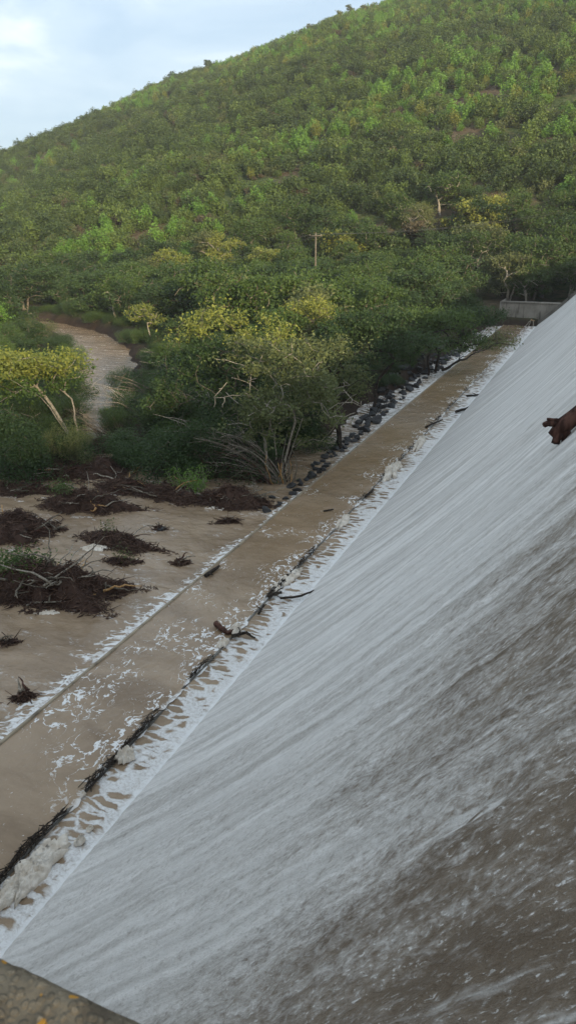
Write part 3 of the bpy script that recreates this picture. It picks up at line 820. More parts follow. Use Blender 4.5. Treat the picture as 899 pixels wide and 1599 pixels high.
# trees on the lower hillside that stand out
for px, py, r, kw, lab in [
    (735, 385, 205, dict(seed=14, h=8.5, rx=4.6, ry=4.0, cb=0.2, ncl=70, nleaf=70, lsize=0.5, rcl=0.8, leaf='leaf_yellow', wood='bark_grey', trunk_r=0.2), 'yellow-green tree standing out on the slope above the far wall'),
    (648, 395, 200, dict(seed=15, h=5.0, rx=2.4, ry=2.4, cb=0.2, ncl=40, nleaf=60, lsize=0.45, rcl=0.6, leaf='leaf_dry', wood='bark_grey', trunk_r=0.08), 'small pale tan tree in the green belt right of the utility pole'),
    (535, 415, 165, dict(seed=16, h=6.5, rx=4.2, ry=3.6, cb=0.15, ncl=60, nleaf=70, lsize=0.42, rcl=0.7, leaf='leaf_yellow', wood='bark_grey', trunk_r=0.16), 'broad yellowish tree right below the utility pole')]:
    p = at_terrain(px, py)
    put_tree('slope_tree', tree_parts(**kw), p, lab)

# belt of trees between the river and the hillside: a few models, copied
BELT = [tree_parts(seed=40 + i, h=h_, rx=rx_, ry=rx_ * 0.95, cb=cb_, stems=st_, ncl=nc_, nleaf=68, lsize=0.28, rcl=0.58, leaf=lf, wood=wd, trunk_r=0.15, flat=0.9, extra_bare=4)
        for i, (h_, rx_, cb_, st_, nc_, lf, wd) in enumerate([(6.5, 3.0, 0.12, 3, 70, 'leaf_dark', 'bark_grey'), (7.5, 3.2, 0.18, 2, 75, 'leaf_mid', 'bark_grey'), (6.0, 3.3, 0.10, 3, 70, 'leaf_mid', 'bark_pale'), (7.0, 2.9, 0.2, 2, 60, 'leaf_olive', 'bark_pale'), (5.5, 2.8, 0.08, 4, 60, 'leaf_bright', 'bark_grey'), (6.8, 3.4, 0.12, 2, 80, 'leaf_dark', 'bark_dark')])]
taken = [(on_ground(a[0], a[1]).x, on_ground(a[0], a[1]).y) for a in HERO] + [(-41, 112), (-39, 107)]
def chan_d(x, y):
    X = np.array([x]); Y = np.array([y])
    return float(min(poly_sdf(X, Y, POOL)[0], line_dist(X, Y, CHAN, CHW)[0]))
rg = random.Random(3)
def belt_label(k, x, y, s):
    px = proj((x, y, 2.0))[0]; rr_ = math.hypot(x, y)
    a = ['dense dark', 'mid-green', 'spreading mid-green', 'airy olive', 'fresh bright green', 'broad blackish green'][k]
    z_ = 'tall ' if s > 1.08 else ('small ' if s < 0.7 else '')
    w_ = 'front row' if rr_ < 95 else ('middle' if rr_ < 120 else 'back row')
    b = 'at the far left' if px < 130 else 'above the muddy channel' if px < 260 else 'left of the utility pole' if px < 400 else 'below the utility pole' if px < 540 else 'right of the utility pole' if px < 680 else 'above the far retaining wall'
    return '%s%s tree in the belt\'s %s %s' % (z_, a, w_, b)
cnt = 0; tries = 0
while cnt < 190 and tries < 6000:
    tries += 1
    th = rg.uniform(RAD(1), RAD(47)); r = math.sqrt(rg.uniform(62 ** 2, 142 ** 2))
    x, y = -r * math.sin(th), r * math.cos(th)
    if (y < 112 and x > -18.5) or (y < 85 and x > -22): continue
    if chan_d(x, y) < 3.0: continue
    mind = 3.0 if r < 120 else 4.2
    if any((x - a) ** 2 + (y - b) ** 2 < mind * mind for a, b in taken): continue
    # a low patch right of the channel stays open
    low = (th > RAD(30) and r < 90) or (th > RAD(27) and r < 72)
    taken.append((x, y)); cnt += 1
    w = [3, 3, 3, 1.5, 0.8, 3] if th < RAD(30) else [3, 1, 2, 1.0, 0.3, 3]
    k = rg.choices(range(6), w)[0]
    s = rg.uniform(0.75, 1.2) * (0.42 if low else 1.0) * (1.15 if th < RAD(14) else 1.0)
    put_tree('belt_tree', BELT[k], (x, y, ground_z(x, y) - 0.1), belt_label(k, x, y, s), 'tree', 'trees of the belt below the hill', rg.uniform(0, 6.28), s)

for (x, y, k, s) in [(-19.5, 40, 5, .8), (-18.5, 46, 0, .7), (-22, 45, 5, .85), (-19.0, 54, 0, .9), (-23, 53, 1, .9), (-18.5, 61, 5, .85), (-21.5, 60, 2, 1.0), (-17.8, 72, 0, .75), (-20.5, 70, 1, .95), (-24.5, 65, 5, .95), (-18.6, 80, 5, .85), (-22.5, 79, 2, 1.0), (-17.8, 90, 0, .8), (-21, 90, 1, .9), (-17.5, 98, 5, .75), (-20, 102, 2, .9), (-23.5, 37.5, 0, .6), (-27, 46, 5, .62), (-29, 55, 0, .6)]:
    put_tree('belt_tree', BELT[k], (x, y, ground_z(x, y) - 0.1), 'dark leafy tree %s behind the riprap, %s' % ('nearest' if y < 48 else 'midway' if y < 66 else 'farthest', 'close to the rocks' if x > -20 else 'set back in the thicket'), 'tree', 'trees of the belt below the hill', rg.uniform(0, 6.28), s)
# low bushes on the banks
def bush_mesh(seed, r, h, n, lsize, leaf, aspect=0.5):
    rng = np.random.default_rng(seed); G = Geo()
    k = 16
    cs = rng.normal(size=(k, 3)) * np.array([r * 0.5, r * 0.5, h * 0.22]) + np.array([0, 0, h * 0.5])
    for c in cs:
        m = n // k
        off = rng.normal(size=(m, 3)); off /= np.linalg.norm(off, axis=1)[:, None]
        off *= (0.35 + 0.65 * rng.random((m, 1))) * np.array([r * 0.48, r * 0.48, h * 0.36])
        q = c + off; q[:, 2] = np.maximum(q[:, 2], 0.02)
        G.leaves(q, lsize, 0.45, aspect, rng=rng)
    S = Geo()
    for i in range(9):
        c = cs[i % k]; b = np.array([rng.normal() * 0.12, rng.normal() * 0.12, -0.2])
        S.tube([b, (b + c) / 2 + rng.normal(size=3) * 0.08 * r, c, c + rng.normal(size=3) * np.array([.3, .3, .2]) * r], [0.035, 0.028, 0.02, 0.008], 5, False)
    return S.mesh('stems', M['bark_grey'], True), G.mesh('foliage', M[leaf])
BUSH = [bush_mesh(70 + i, 2.0, h_ * 2, 8000, 0.13, lf) for i, (h_, lf) in enumerate([(1.3, 'leaf_dark'), (1.6, 'leaf_dark'), (1.2, 'leaf_mid'), (1.5, 'leaf_olive')])]
def put_bush(loc, k, s, label, group=None, rz=0.0, sz=None, name='bush'):
    s *= 0.5; e_ = empty(name, loc, rz); e_.scale = (s, s, sz * 0.5 if sz else s)
    obj('stems', BUSH[k][0], e_); obj('foliage', BUSH[k][1], e_)
    tag(e_, label, 'bush', group); return e_
for px, py, k, s, lab in [
    (262, 735, 1, 2.0, 'large dark green bush hanging over the water left of the flattened shrub'),
    (205, 722, 0, 1.25, 'dark bush overhanging the small white pool of water'),
    (318, 728, 1, 1.6, 'dark bush behind the bright green shrub'),
    (38, 738, 1, 1.9, 'wide dark bush at the water edge under the leaning yellow tree'),
    (8, 728, 0, 2.2, 'dark bush at the left picture edge below the yellow crown'),
    (112, 722, 3, 1.2, 'small brownish bush at the foot of the leaning pale stems'),
    (480, 690, 0, 1.5, 'dark twiggy bush at the water edge between two tree trunks'),
    (725, 512, 0, 1.7, 'small bush at the left corner of the far retaining wall'),
    ]:
    put_bush(on_ground(px, py), k, s, lab, rz=rg.uniform(0, 6))
taken2 = []
def bush_label(k, p, s):
    px, py = proj(p)
    a = ['dark', 'tall dark', 'mid-green', 'olive'][k]; z_ = 'large ' if s > 1.4 else 'small ' if s < 1.05 else ''
    b = 'behind the leaning yellow tree' if px < 130 else 'beside the muddy channel' if px < 240 else 'in the thicket right of the muddy channel' if px < 340 else 'under the many-stemmed tree' if px < 450 else 'by the riprap trees'
    c = 'far back' if py < 540 else 'midway' if py < 640 else 'close to the pool'
    return '%s%s bush %s, %s' % (z_, a, b, c)
cnt = 0; tries = 0
while cnt < 285 and tries < 14000:
    tries += 1
    px, py = rg.uniform(-60, 640), 494 + 246 * rg.random() ** 1.4
    p = at_z(px, py, 0.2)
    if chan_d(p.x, p.y) < 0.35 or p.x > -14.9: continue
    if any((p.x - a) ** 2 + (p.y - b) ** 2 < 1.9 ** 2 for a, b in taken2): continue
    taken2.append((p.x, p.y)); cnt += 1
    s = rg.uniform(0.8, 1.7) * (0.6 if p.x > -16.5 else 1.0); kb = rg.choices(range(4), [4, 4, 2, 1.5])[0]
    put_bush((p.x, p.y, ground_z(p.x, p.y) - 0.05), kb, s, bush_label(kb, p, s), 'low bushes of the bank thicket', rg.uniform(0, 6.28), s * rg.uniform(0.6, 1.0))

# hillside scrub
def scrub_mesh(seed, r, h, n, lsize, leaf, upright=False):
    rng = np.random.default_rng(seed); G = Geo(); k = 9
    cs = rng.normal(size=(k, 3)) * np.array([r * 0.42, r * 0.42, h * 0.16]) + np.array([0, 0, h * 0.55])
    for c in cs:
        m = n // k
        off = rng.normal(size=(m, 3)); off /= np.linalg.norm(off, axis=1)[:, None]
        off *= (0.5 + 0.5 * rng.random((m, 1))) * np.array([r * 0.5, r * 0.5, h * 0.38])
        q = c + off; q[:, 2] = np.maximum(q[:, 2], 0.05)
        G.leaves(q, lsize, 0.6, 0.7 if not upright else 0.35, rng=rng)
    G2 = G
    G2.tube([(0, 0, -0.8), (0.1, 0.05, h * 0.6)], [0.12, 0.05], 4, False)
    return G.mesh('scrub', M[leaf])
SCRUB = [scrub_mesh(90 + i, r_, h_, 800, ls * 0.62, lf, up) for i, (r_, h_, ls, lf, up) in enumerate([
    (2.2, 3.2, 0.55, 'scrub_dark', False), (2.6, 3.6, 0.60, 'scrub_dark', False), (2.0, 3.0, 0.55, 'scrub_mid', False), (2.4, 3.2, 0.55, 'scrub_mid', False),
    (1.7, 2.8, 0.60, 'leaf_bright', True), (1.5, 3.4, 0.70, 'leaf_bright', True), (1.8, 2.4, 0.5, 'leaf_olive', False), (1.6, 2.0, 0.5, 'leaf_dry', False), (1.6, 3.0, 0.6, 'leaf_yellow', True)])]
hr_ = np.random.default_rng(17)
NS = 24000
th = hr_.uniform(RAD(-4), RAD(49), NS); rr = np.sqrt(hr_.uniform(128 ** 2, 455 ** 2, NS))
X = -rr * np.sin(th); Y = rr * np.cos(th); Z = terrain(X, Y)
pn = fbm(X / 38, Y / 38, 3, 101); pf = hr_.random(NS)
lum = pn + 0.30 * (0.6 - th / 0.85) + 0.08 * (rr - 250) / 150      # brighter scrub towards the upper right
kind = np.where(lum > 0.60, hr_.choice([2, 3, 4, 5, 4, 3, 6, 5, 8, 2], NS), np.where(lum > 0.46, hr_.choice([2, 3, 2, 4, 0, 6, 1], NS), hr_.choice([0, 1, 0, 1, 2, 3, 6], NS)))
kind = np.where(pf < 0.05, 7, kind)
gap = fbm(X / 9, Y / 9, 3, 111)
keep = (gap > 0.30)
th, rr, X, Y, Z, kind = [a[keep] for a in (th, rr, X, Y, Z, kind)]
sc = 0.46 + 0.85 * hr_.random(len(X)) ** 2.0; rot = hr_.uniform(0, 6.28, len(X))
order = np.argsort(rr)
vis = [i for i in order if True]
ind = vis[:300]
def shrub_label(k, x, y, z, s):
    px, py = proj((x, y, z))
    a = ['dark green', 'broad dark green', 'mid-green', 'broad mid-green', 'bright green', 'tall bright green', 'olive', 'dry brownish', 'yellowish'][k]
    z_ = 'large ' if s > 1.15 else 'small ' if s < 0.85 else ''
    b = 'at the far left' if px < 150 else 'left of the utility pole' if px < 430 else 'around the utility pole' if px < 560 else 'right of the utility pole' if px < 720 else 'above the far retaining wall'
    return '%s%s shrub on the foot of the hillside %s' % (z_, a, b)
for i in ind:
    o = obj('hillside_shrub', SCRUB[kind[i]], None, (X[i], Y[i], Z[i] - 0.2)); o.rotation_euler = (0, 0, rot[i]); o.scale = (sc[i],) * 3
    tag(o, shrub_label(kind[i], X[i], Y[i], Z[i], sc[i]), 'shrub', 'shrubs on the lower hillside')
rest = np.array(vis[300:])
protos = bpy.data.collections.new('scrub_models')
for i, m in enumerate(SCRUB):
    po = bpy.data.objects.new('scrub_model_%02d' % i, m); protos.objects.link(po)
pm = bpy.data.meshes.new('hillside_scrub')
pm.vertices.add(len(rest)); pm.vertices.foreach_set('co', np.stack([X[rest], Y[rest], Z[rest] - 0.2], -1).astype(np.float32).ravel())
for nm, arr, ty in (('kind', kind[rest], 'INT'), ('rot', rot[rest], 'FLOAT'), ('size', sc[rest], 'FLOAT')):
    at = pm.attributes.new(nm, ty, 'POINT'); at.data.foreach_set('value', arr.astype(np.int32 if ty == 'INT' else np.float32))
scrub = obj('hillside_scrub', pm); tag(scrub, 'mass of green scrub covering the whole hillside', 'scrub', kind='stuff')
ng = bpy.data.node_groups.new('scrub_scatter', 'GeometryNodeTree')
ng.interface.new_socket('Geometry', in_out='INPUT', socket_type='NodeSocketGeometry'); ng.interface.new_socket('Geometry', in_out='OUTPUT', socket_type='NodeSocketGeometry')
gi = ng.nodes.new('NodeGroupInput'); go = ng.nodes.new('NodeGroupOutput')
ci = ng.nodes.new('GeometryNodeCollectionInfo'); ci.inputs['Collection'].default_value = protos; ci.inputs['Separate Children'].default_value = True; ci.inputs['Reset Children'].default_value = True
ip = ng.nodes.new('GeometryNodeInstanceOnPoints'); ip.inputs['Pick Instance'].default_value = True
m2p = ng.nodes.new('GeometryNodeMeshToPoints')
def na(nm, ty):
    q = ng.nodes.new('GeometryNodeInputNamedAttribute'); q.data_type = ty; q.inputs['Name'].default_value = nm; return q.outputs[0]
cx = ng.nodes.new('ShaderNodeCombineXYZ')
lk = ng.links.new
lk(gi.outputs[0], m2p.inputs[0]); lk(m2p.outputs[0], ip.inputs['Points']); lk(ci.outputs[0], ip.inputs['Instance']); lk(na('kind', 'INT'), ip.inputs['Instance Index'])
lk(na('rot', 'FLOAT'), cx.inputs[2]); lk(cx.outputs[0], ip.inputs['Rotation']); lk(na('size', 'FLOAT'), ip.inputs['Scale']); lk(ip.outputs[0], go.inputs[0])
md = scrub.modifiers.new('scatter', 'NODES'); md.node_group = ng
# skyline trees on the ridge
sk = 0
for px, lab in [(120, 'small tree breaking the left skyline of the hill'), (268, 'dark little tree on the skyline under the bright cloud'), (326, 'rounded tree on the skyline right of the bright cloud'), (482, 'thin tree on the skyline in the upper middle'), (526, 'leftmost of the cluster of thin trees on the upper skyline'), (546, 'flat-topped thin tree on the upper skyline'), (568, 'rightmost thin tree on the upper skyline')]:
    best = None
    for r in np.arange(330, 470, 4):
        d = ray(px, 100); d2 = Vector((d.x, d.y)).normalized() * r
        z = ground_z(d2.x, d2.y); el = (z - CAM_H) / r
        if best is None or el > best[0]: best = (el, d2.x, d2.y, z)
    put_tree('skyline_tree', tree_parts(seed=200 + sk, h=5.5 + (sk % 3), rx=2.2, ry=2.2, cb=0.2, ncl=34, nleaf=36, lsize=0.5, rcl=0.5, leaf='leaf_dark' if px < 400 else 'leaf_olive', wood='bark_grey', trunk_r=0.16, fork=0.4), (best[1], best[2], best[3] - 0.3), lab, group='trees on the skyline')
    sk += 1

# ------------------------------------------------------------------ utility pole and wires
for pr in np.arange(170, 100, -0.5):
    pt = at_r(493, 363, float(pr)); pb = Vector((pt.x, pt.y, ground_z(pt.x, pt.y)))
    if pt.z - pb.z > 10.0: break
hp = pt.z - pb.z
up = empty('utility_pole', pb); tag(up, 'thin pale utility pole standing in the trees below the hillside', 'utility pole')
G = Geo(); G.tube([(0, 0, -0.5), (0, 0, hp * 0.5), (0, 0, hp)], [0.13, 0.11, 0.09], 8); obj('pole', G.mesh('pole', M['bark_grey'], True), up)
G = Geo(); G.tube([(-0.9, -0.12, hp - 0.4), (0.9, -0.12, hp - 0.4)], 0.07, 6); obj('crossarm', G.mesh('crossarm', M['bark_grey'], True), up)
for q in (-0.75, 0, 0.75):
    G = Geo(); G.tube([(q, -0.12, hp - 0.36), (q, -0.12, hp - 0.2)], [0.05, 0.035], 6); obj('insulator', G.mesh('insulator', M['concrete'], True), up)
M['wire'] = (lambda s: (s.pbr((0.07, 0.07, 0.07), 0.6), s.m)[1])(NT('wire'))
for q, lab in ((-0.75, 'power wire nearest the river running from the utility pole across the slope'), (0.75, 'power wire nearest the hill running from the utility pole across the slope')):
    A = pb + Vector((q, -0.12, hp - 0.2)); G = Geo()
    for e2 in (at_r(-60, 478, 128), at_r(1000, 300, 150)):
        B = e2 + Vector((q, 0, 0)); f = np.linspace(0, 1, 24)[:, None]
        P = np.array(A) * (1 - f) + np.array(B) * f; P[:, 2] -= (4 * f * (1 - f))[:, 0] * 1.6
        G.tube(P, 0.013, 4)
    w_ = obj('power_wire', G.mesh('power_wire', M['wire'])); tag(w_, lab, 'wire', 'wires of the power line')

# ------------------------------------------------------------------ riprap
def rock_mesh(seed):
    rng = np.random.default_rng(seed)
    import bmesh
    bm = bmesh.new()
    for i in range(16):
        d = rng.normal(size=3); d /= np.linalg.norm(d)
        bm.verts.new(d * np.array([1.0, 0.8, 0.6]) * (0.42 + 0.12 * rng.random()))
    bmesh.ops.convex_hull(bm, input=bm.verts)
    me = bpy.data.meshes.new('rock'); bm.to_mesh(me); bm.free(); me.materials.append(M['rock']); return me
ROCK = [rock_mesh(300 + i) for i in range(7)]
rk = []
tries = 0
BAND = [(455, 768, 0.25, 0.10), (480, 735, 0.45, .25), (500, 715, 0.5, .45), (530, 690, 0.6, .55), (560, 668, 0.5, 0.45), (600, 640, 0.9, 0.8), (630, 612, 1.6, 1.2), (660, 590, 1.8, 1.4), (690, 568, 1.8, 1.2), (720, 548, 1.5, 1.0)]
for (px, py, spread, off) in BAND + BAND[1:]:
    c = at_z(px, py, 0)
    dens = {True: 26, False: 30}[py > 650]
    for i in range(dens):
        y = c.y + rg.uniform(-2.6, 2.6) * (1 if py > 650 else 2.0)
        x = XC - 0.35 - off - rg.uniform(-0.25, 1) * spread
        s = rg.uniform(0.40, 1.0) * (0.85 if py > 650 else 1.1)
        if x > XC - 0.28 - s * 0.3: x = XC - 0.3 - s * 0.35
        if any((x - a) ** 2 + (y - b) ** 2 < (0.36 * (s + q)) ** 2 for a, b, q in rk): continue
        rk.append((x, y, s))
for px, py, s in [(140, 826, 0), (252, 824, 0.5), (425, 775, 0.5), (520, 600, .8), (545, 605, .9), (500, 612, .8), (530, 622, .8), (555, 615, .8), (570, 650, .6), (510, 640, .7), (490, 660, .6)]:
    if s: q = at_z(px, py, -0.1); rk.append((q.x, q.y, s))
for x, y, s in rk:
    o = obj('riprap_rock', ROCK[rg.randrange(7)], None, (x, y, max(RIVER_Z, ground_z(x, y)) + 0.12 * s)); o.scale = (s, s * rg.uniform(.8, 1.1), s * rg.uniform(.75, 1.1)); o.rotation_euler = (rg.uniform(-.4, .4), rg.uniform(-.4, .4), rg.uniform(0, 6.28))
    tag(o, '%s dark angular riprap rock %s' % ('large' if s > 0.8 else 'small' if s < 0.55 else 'middle-sized', 'at the near end of the row outside the sill' if y < 36 else 'beside the leaning forked trunk outside the sill' if y < 46 else 'around the fan-stemmed tree outside the sill' if y < 58 else 'in the white rapids at the far end of the row'), 'rock', 'riprap rocks along the outer sill')

# ------------------------------------------------------------------ driftwood, root mats, foam
def crooked(a, b, n=8, wob=0.05, sag=0.0, seed=0):
    rng = np.random.default_rng(seed); a = np.array(a, float); b = np.array(b, float)
    f = np.linspace(0, 1, n)[:, None]; L_ = np.linalg.norm(b - a)
    P = a * (1 - f) + b * f + np.cumsum(rng.normal(size=(n, 3)) * wob * L_ / n, axis=0) * np.sin(math.pi * f) ** 0.5
    P[:, 2] += sag * np.sin(math.pi * f[:, 0]); return P
def branch_obj(parent, a, b, r0, r1, mat, seed, wob=0.25, sag=0.0, name='branch', n=8):
    G = Geo(); G.tube(crooked(a, b, n, wob, sag, seed), np.linspace(r0, r1, n), 6, True, 0.3)
    return obj(name, G.mesh(name, M[mat], True), parent)
def root_pile(loc, rx_, ry_, rz, h, seed, label, cat='debris', nstr=900, branches=(), leaves=None, name='drift_pile', fray=1.15, group=None):
    e_ = empty(name, loc, rz); tag(e_, label, cat, group)
    rng = np.random.default_rng(seed); G = Geo()
    na_, nr = 40, 9
    A = np.linspace(0, 2 * math.pi, na_, endpoint=False); out = 0.25 + 1.5 * fbm(np.cos(A) * 3.0 + 5, np.sin(A) * 3.0 + 5, 4, seed)
    def surf(a, f):
        o_ = np.interp(a % (2 * math.pi), np.append(A, 2 * math.pi), np.append(out, out[0]))
        x = np.cos(a) * rx_ * o_ * f; y = np.sin(a) * ry_ * o_ * f
        z = h * np.clip(1 - f ** 1.7, 0, 1) * (0.15 + 1.7 * fbm(x * 1.9 + 9, y * 1.9 + 9, 4, seed)) - 0.08
        return np.stack([x, y, z], -1)
    F_ = np.linspace(0.02, 1.02, nr)
    V = np.concatenate([surf(A, np.full_like(A, f)) for f in F_]); V[-na_:, 2] -= 0.25
    i = np.arange(na_ * nr).reshape(nr, na_); j = np.roll(i, -1, 1)
    G.add(V, np.stack([i[:-1], i[1:], j[1:], j[:-1]], -1).reshape(-1, 4))
    a = rng.random(nstr) * 6.28; f = np.sqrt(rng.random(nstr)) * fray
    P = surf(a, f); P[:, 2] = np.maximum(P[:, 2], -0.03) + 0.03
    ln = rng.uniform(0.15, 0.45, nstr) + 0.6 * rng.random(nstr) ** 6; d = rng.normal(size=(nstr, 3)); d[:, 0] += 0.9; d[:, 2] = d[:, 2] * 0.42; d /= np.linalg.norm(d, axis=1)[:, None]
    for q in range(nstr):
        m_ = P[q] + rng.normal(size=3) * 0.05 + np.array([0, 0, 0.04])
        G.tube([P[q] - d[q] * ln[q] / 2, m_, P[q] + d[q] * ln[q] / 2], np.array([0.013, 0.018, 0.006]) * rng.uniform(0.6, 1.5), 3, False)
    obj('root_mat', G.mesh('root_mat', M['root']), e_)
    if nstr > 1000: branches = list(branches) + rw(16, rx_ * 0.95, ry_ * 0.95, h * 0.5, seed + 500, mats=('bark_grey', 'bark_red', 'bark_pale', 'wood_fresh'), lean=0.25, L0=0.6, L1=1.8)
    for q, (p0, p1, r0, r1, mt) in enumerate(branches):
        branch_obj(e_, p0, p1, r0, r1, mt, seed * 31 + q)
    if leaves:
        n_, cxy, cr_, lf, ls = leaves
        GL = Geo()
        C = rng.normal(size=(n_, 3)) * np.array([cr_, cr_ * 0.7, 0.22]) + np.array([cxy[0], cxy[1], h * 0.8 + 0.2]); C[:, 2] = np.maximum(C[:, 2], 0.02)
        GL.leaves(C, ls, 0.4, 0.4, rng=rng); obj('foliage', GL.mesh('foliage', M[lf]), e_)
    return e_
def rw(n, rx_, ry_, h, seed, mats=('bark_grey', 'bark_pale', 'bark_red', 'bark_grey'), lean=0.4, L0=0.8, L1=1.9):
    rng = random.Random(seed); out = []
    for i in range(n):
        a = rng.uniform(0, 6.28); f = rng.uniform(0.1, 0.85)
        p = (math.cos(a) * rx_ * f, math.sin(a) * ry_ * f, h * 0.75)
        L_ = rng.uniform(L0, L1); b = rng.uniform(0, 6.28)
        e2 = (p[0] + math.cos(b) * L_, p[1] + math.sin(b) * L_ * 0.8, p[2] + rng.uniform(0.05, lean + 0.1) * L_)
        out.append((p, e2, rng.uniform(0.025, 0.055), 0.012, rng.choice(mats)))
    return out
def rv(px, py): p = at_z(px, py, RIVER_Z); return (p.x, p.y, RIVER_Z - 0.03)
ZR = YAW       # piles are laid across the view: local x along the picture's horizontal
root_pile(rv(78, 930), 2.7, 1.2, ZR - 0.05, 1.05, 1, 'largest root-mat drift pile with tangled bare branches at the left edge', nstr=2200, branches=rw(34, 1.9, 0.8, 0.95, 4, mats=('bark_grey', 'bark_pale', 'bark_grey'), lean=0.55, L0=1.0, L1=2.4) + [((0.6, -0.1, 0.3), (1.25, 0.5, 1.25), 0.035, 0.012, 'wood_fresh'), ((1.0, 0, 0.25), (1.75, -0.25, 0.25), 0.05, 0.03, 'wood_fresh'), ((-1.6, -0.3, 0.5), (1.0, -0.25, 0.75), 0.05, 0.02, 'bark_grey'), ((-1.2, 0.2, 0.5), (-0.3, 0.5, 1.3), 0.04, 0.012, 'bark_grey'), ((-0.5, -0.85, 0.08), (1.2, -0.75, 0.06), 0.035, 0.02, 'bark_pale')], leaves=(1800, (-1.2, 0.5), 0.55, 'leaf_mid', 0.13))
root_pile(rv(18, 833), 2.0, 1.1, ZR, 0.9, 2, 'smooth brown root mat at the left edge behind the largest pile', nstr=1300, branches=rw(4, 1.0, 0.5, 0.5, 9, lean=0.15))
root_pile(rv(135, 792), 2.4, 1.1, ZR - 0.25, 0.85, 3, 'root-mat pile with slanting sticks and green sprigs beyond the smooth brown mat', nstr=1300, branches=rw(10, 1.2, 0.5, 0.6, 12, lean=0.6) + [((0.2, 0.2, 0.4), (-0.3, 0.9, 1.5), 0.03, 0.01, 'bark_pale')], leaves=(550, (-1.1, 0.0), 0.32, 'leaf_mid', 0.12))
root_pile(rv(188, 850), 1.8, 0.65, ZR - 0.5, 0.5, 4, 'low dark root clump in midstream beside the white foam', nstr=900, branches=rw(4, 0.8, 0.3, 0.3, 15, lean=0.2), leaves=(160, (-0.7, 0.2), 0.2, 'leaf_olive', 0.11))
root_pile(rv(192, 879), 0.62, 0.2, ZR - 0.1, 0.2, 5, 'small greenish root clump just below the midstream root clump', nstr=300, leaves=(140, (0, 0), 0.22, 'leaf_olive', 0.1))
root_pile(rv(262, 775), 2.1, 1.0, ZR - 0.45, 0.6, 6, 'brown root mat carrying the bright green shrub', nstr=1200, branches=rw(5, 1.0, 0.5, 0.4, 18, lean=0.25))
root_pile(rv(362, 786), 2.2, 0.7, ZR - 0.12, 0.75, 7, 'long dark root clump ending in a frayed root ball near the sill', nstr=1100, branches=rw(7, 1.2, 0.3, 0.4, 21, lean=0.3) + [((1.2, 0, 0.3), (0.9, 0.3, 1.5), 0.03, 0.01, 'bark_grey'), ((1.3, 0, 0.3), (1.1, 0.3, 1.2), 0.025, 0.01, 'bark_grey')])
root_pile(rv(150, 735), 1.9, 1.6, ZR, 0.75, 8, 'wide brown root mat on the bank below the leaning yellow tree', nstr=1500, branches=rw(7, 1.5, 1.0, 0.5, 24, lean=0.25))
root_pile(rv(165, 702), 1.2, 0.9, ZR, 0.7, 24, 'reddish heap of roots beside the pale leaning stems', nstr=900, branches=rw(8, 0.9, 0.6, 0.5, 27, lean=0.4))
root_pile(rv(75, 745), 2.2, 0.8, ZR, 0.6, 25, 'brown root mat along the water edge under the wide dark bush', nstr=1200, branches=rw(8, 1.6, 0.5, 0.5, 28, lean=0.4), leaves=(500, (0, 0.2), 0.9, 'leaf_dark', 0.13))
root_pile(rv(20, 768), 2.6, 0.7, ZR, 0.5, 41, 'low brown mat of roots and reeds along the left bank water edge', nstr=1200, branches=rw(6, 1.8, 0.4, 0.4, 61, lean=0.3), leaves=(500, (0.5, 0.2), 0.9, 'leaf_dark', 0.12))
root_pile(rv(192, 762), 1.1, 0.9, ZR - 0.3, 0.5, 42, 'brown root mat joining the bank to the slanting-stick pile', nstr=1001, branches=rw(5, 0.8, 0.6, 0.4, 62, lean=0.3))
for px, py, a, b, h, sd_, lab in [(283, 879, 0.24, 0.15, 0.22, 31, 'small root tuft in the stream right of the midstream clump'), (355, 816, 0.55, 0.16, 0.2, 32, 'flat dark driftwood tangle in the stream near the sill'), (38, 1090, 0.22, 0.13, 0.36, 33, 'tilted root stump in the white fringe at lower left'), (8, 1004, 0.28, 0.14, 0.22, 34, 'small dark root tuft at the left edge'), (250, 827, 0.16, 0.1, 0.15, 35, 'tiny dark clod in midstream above the root tuft'), (92, 828, 0.3, 0.1, 0.14, 36, 'small twig clump floating right of the smooth brown mat'), (215, 770, 0.35, 0.12, 0.2, 37, 'short dark stick clump at the edge of the white pool')]:
    root_pile(rv(px, py), a, b, ZR + 0.2, h, sd_, lab, nstr=140, branches=rw(3, a * 0.6, b * 0.6, h, sd_, L0=0.2, L1=0.6), fray=1.4)
# bright green shrub on the root mat
bs = empty('green_shrub', rv(298, 770)); tag(bs, 'bright fresh green shrub growing from the brown root mat', 'shrub')
rng = np.random.default_rng(44); G = Geo(); S = Geo()
for i in range(46):
    a = rng.random() * 6.28; b = np.array([rng.normal() * 0.45, rng.normal() * 0.3, 0.2]); tip = b + np.array([math.cos(a) * 0.5, math.sin(a) * 0.5, rng.uniform(0.4, 1.25)])
    S.tube([b, (b + tip) / 2 + rng.normal(size=3) * 0.05, tip], [0.014, 0.01, 0.004], 4, False)
    f = rng.random((34, 1)); G.leaves(b * (1 - f) + tip * f + rng.normal(size=(34, 3)) * 0.11, 0.13, 0.4, 0.32, rng=rng)
obj('stems', S.mesh('stems', M['bark_pale']), bs); obj('foliage', G.mesh('foliage', M['leaf_bright']), bs)

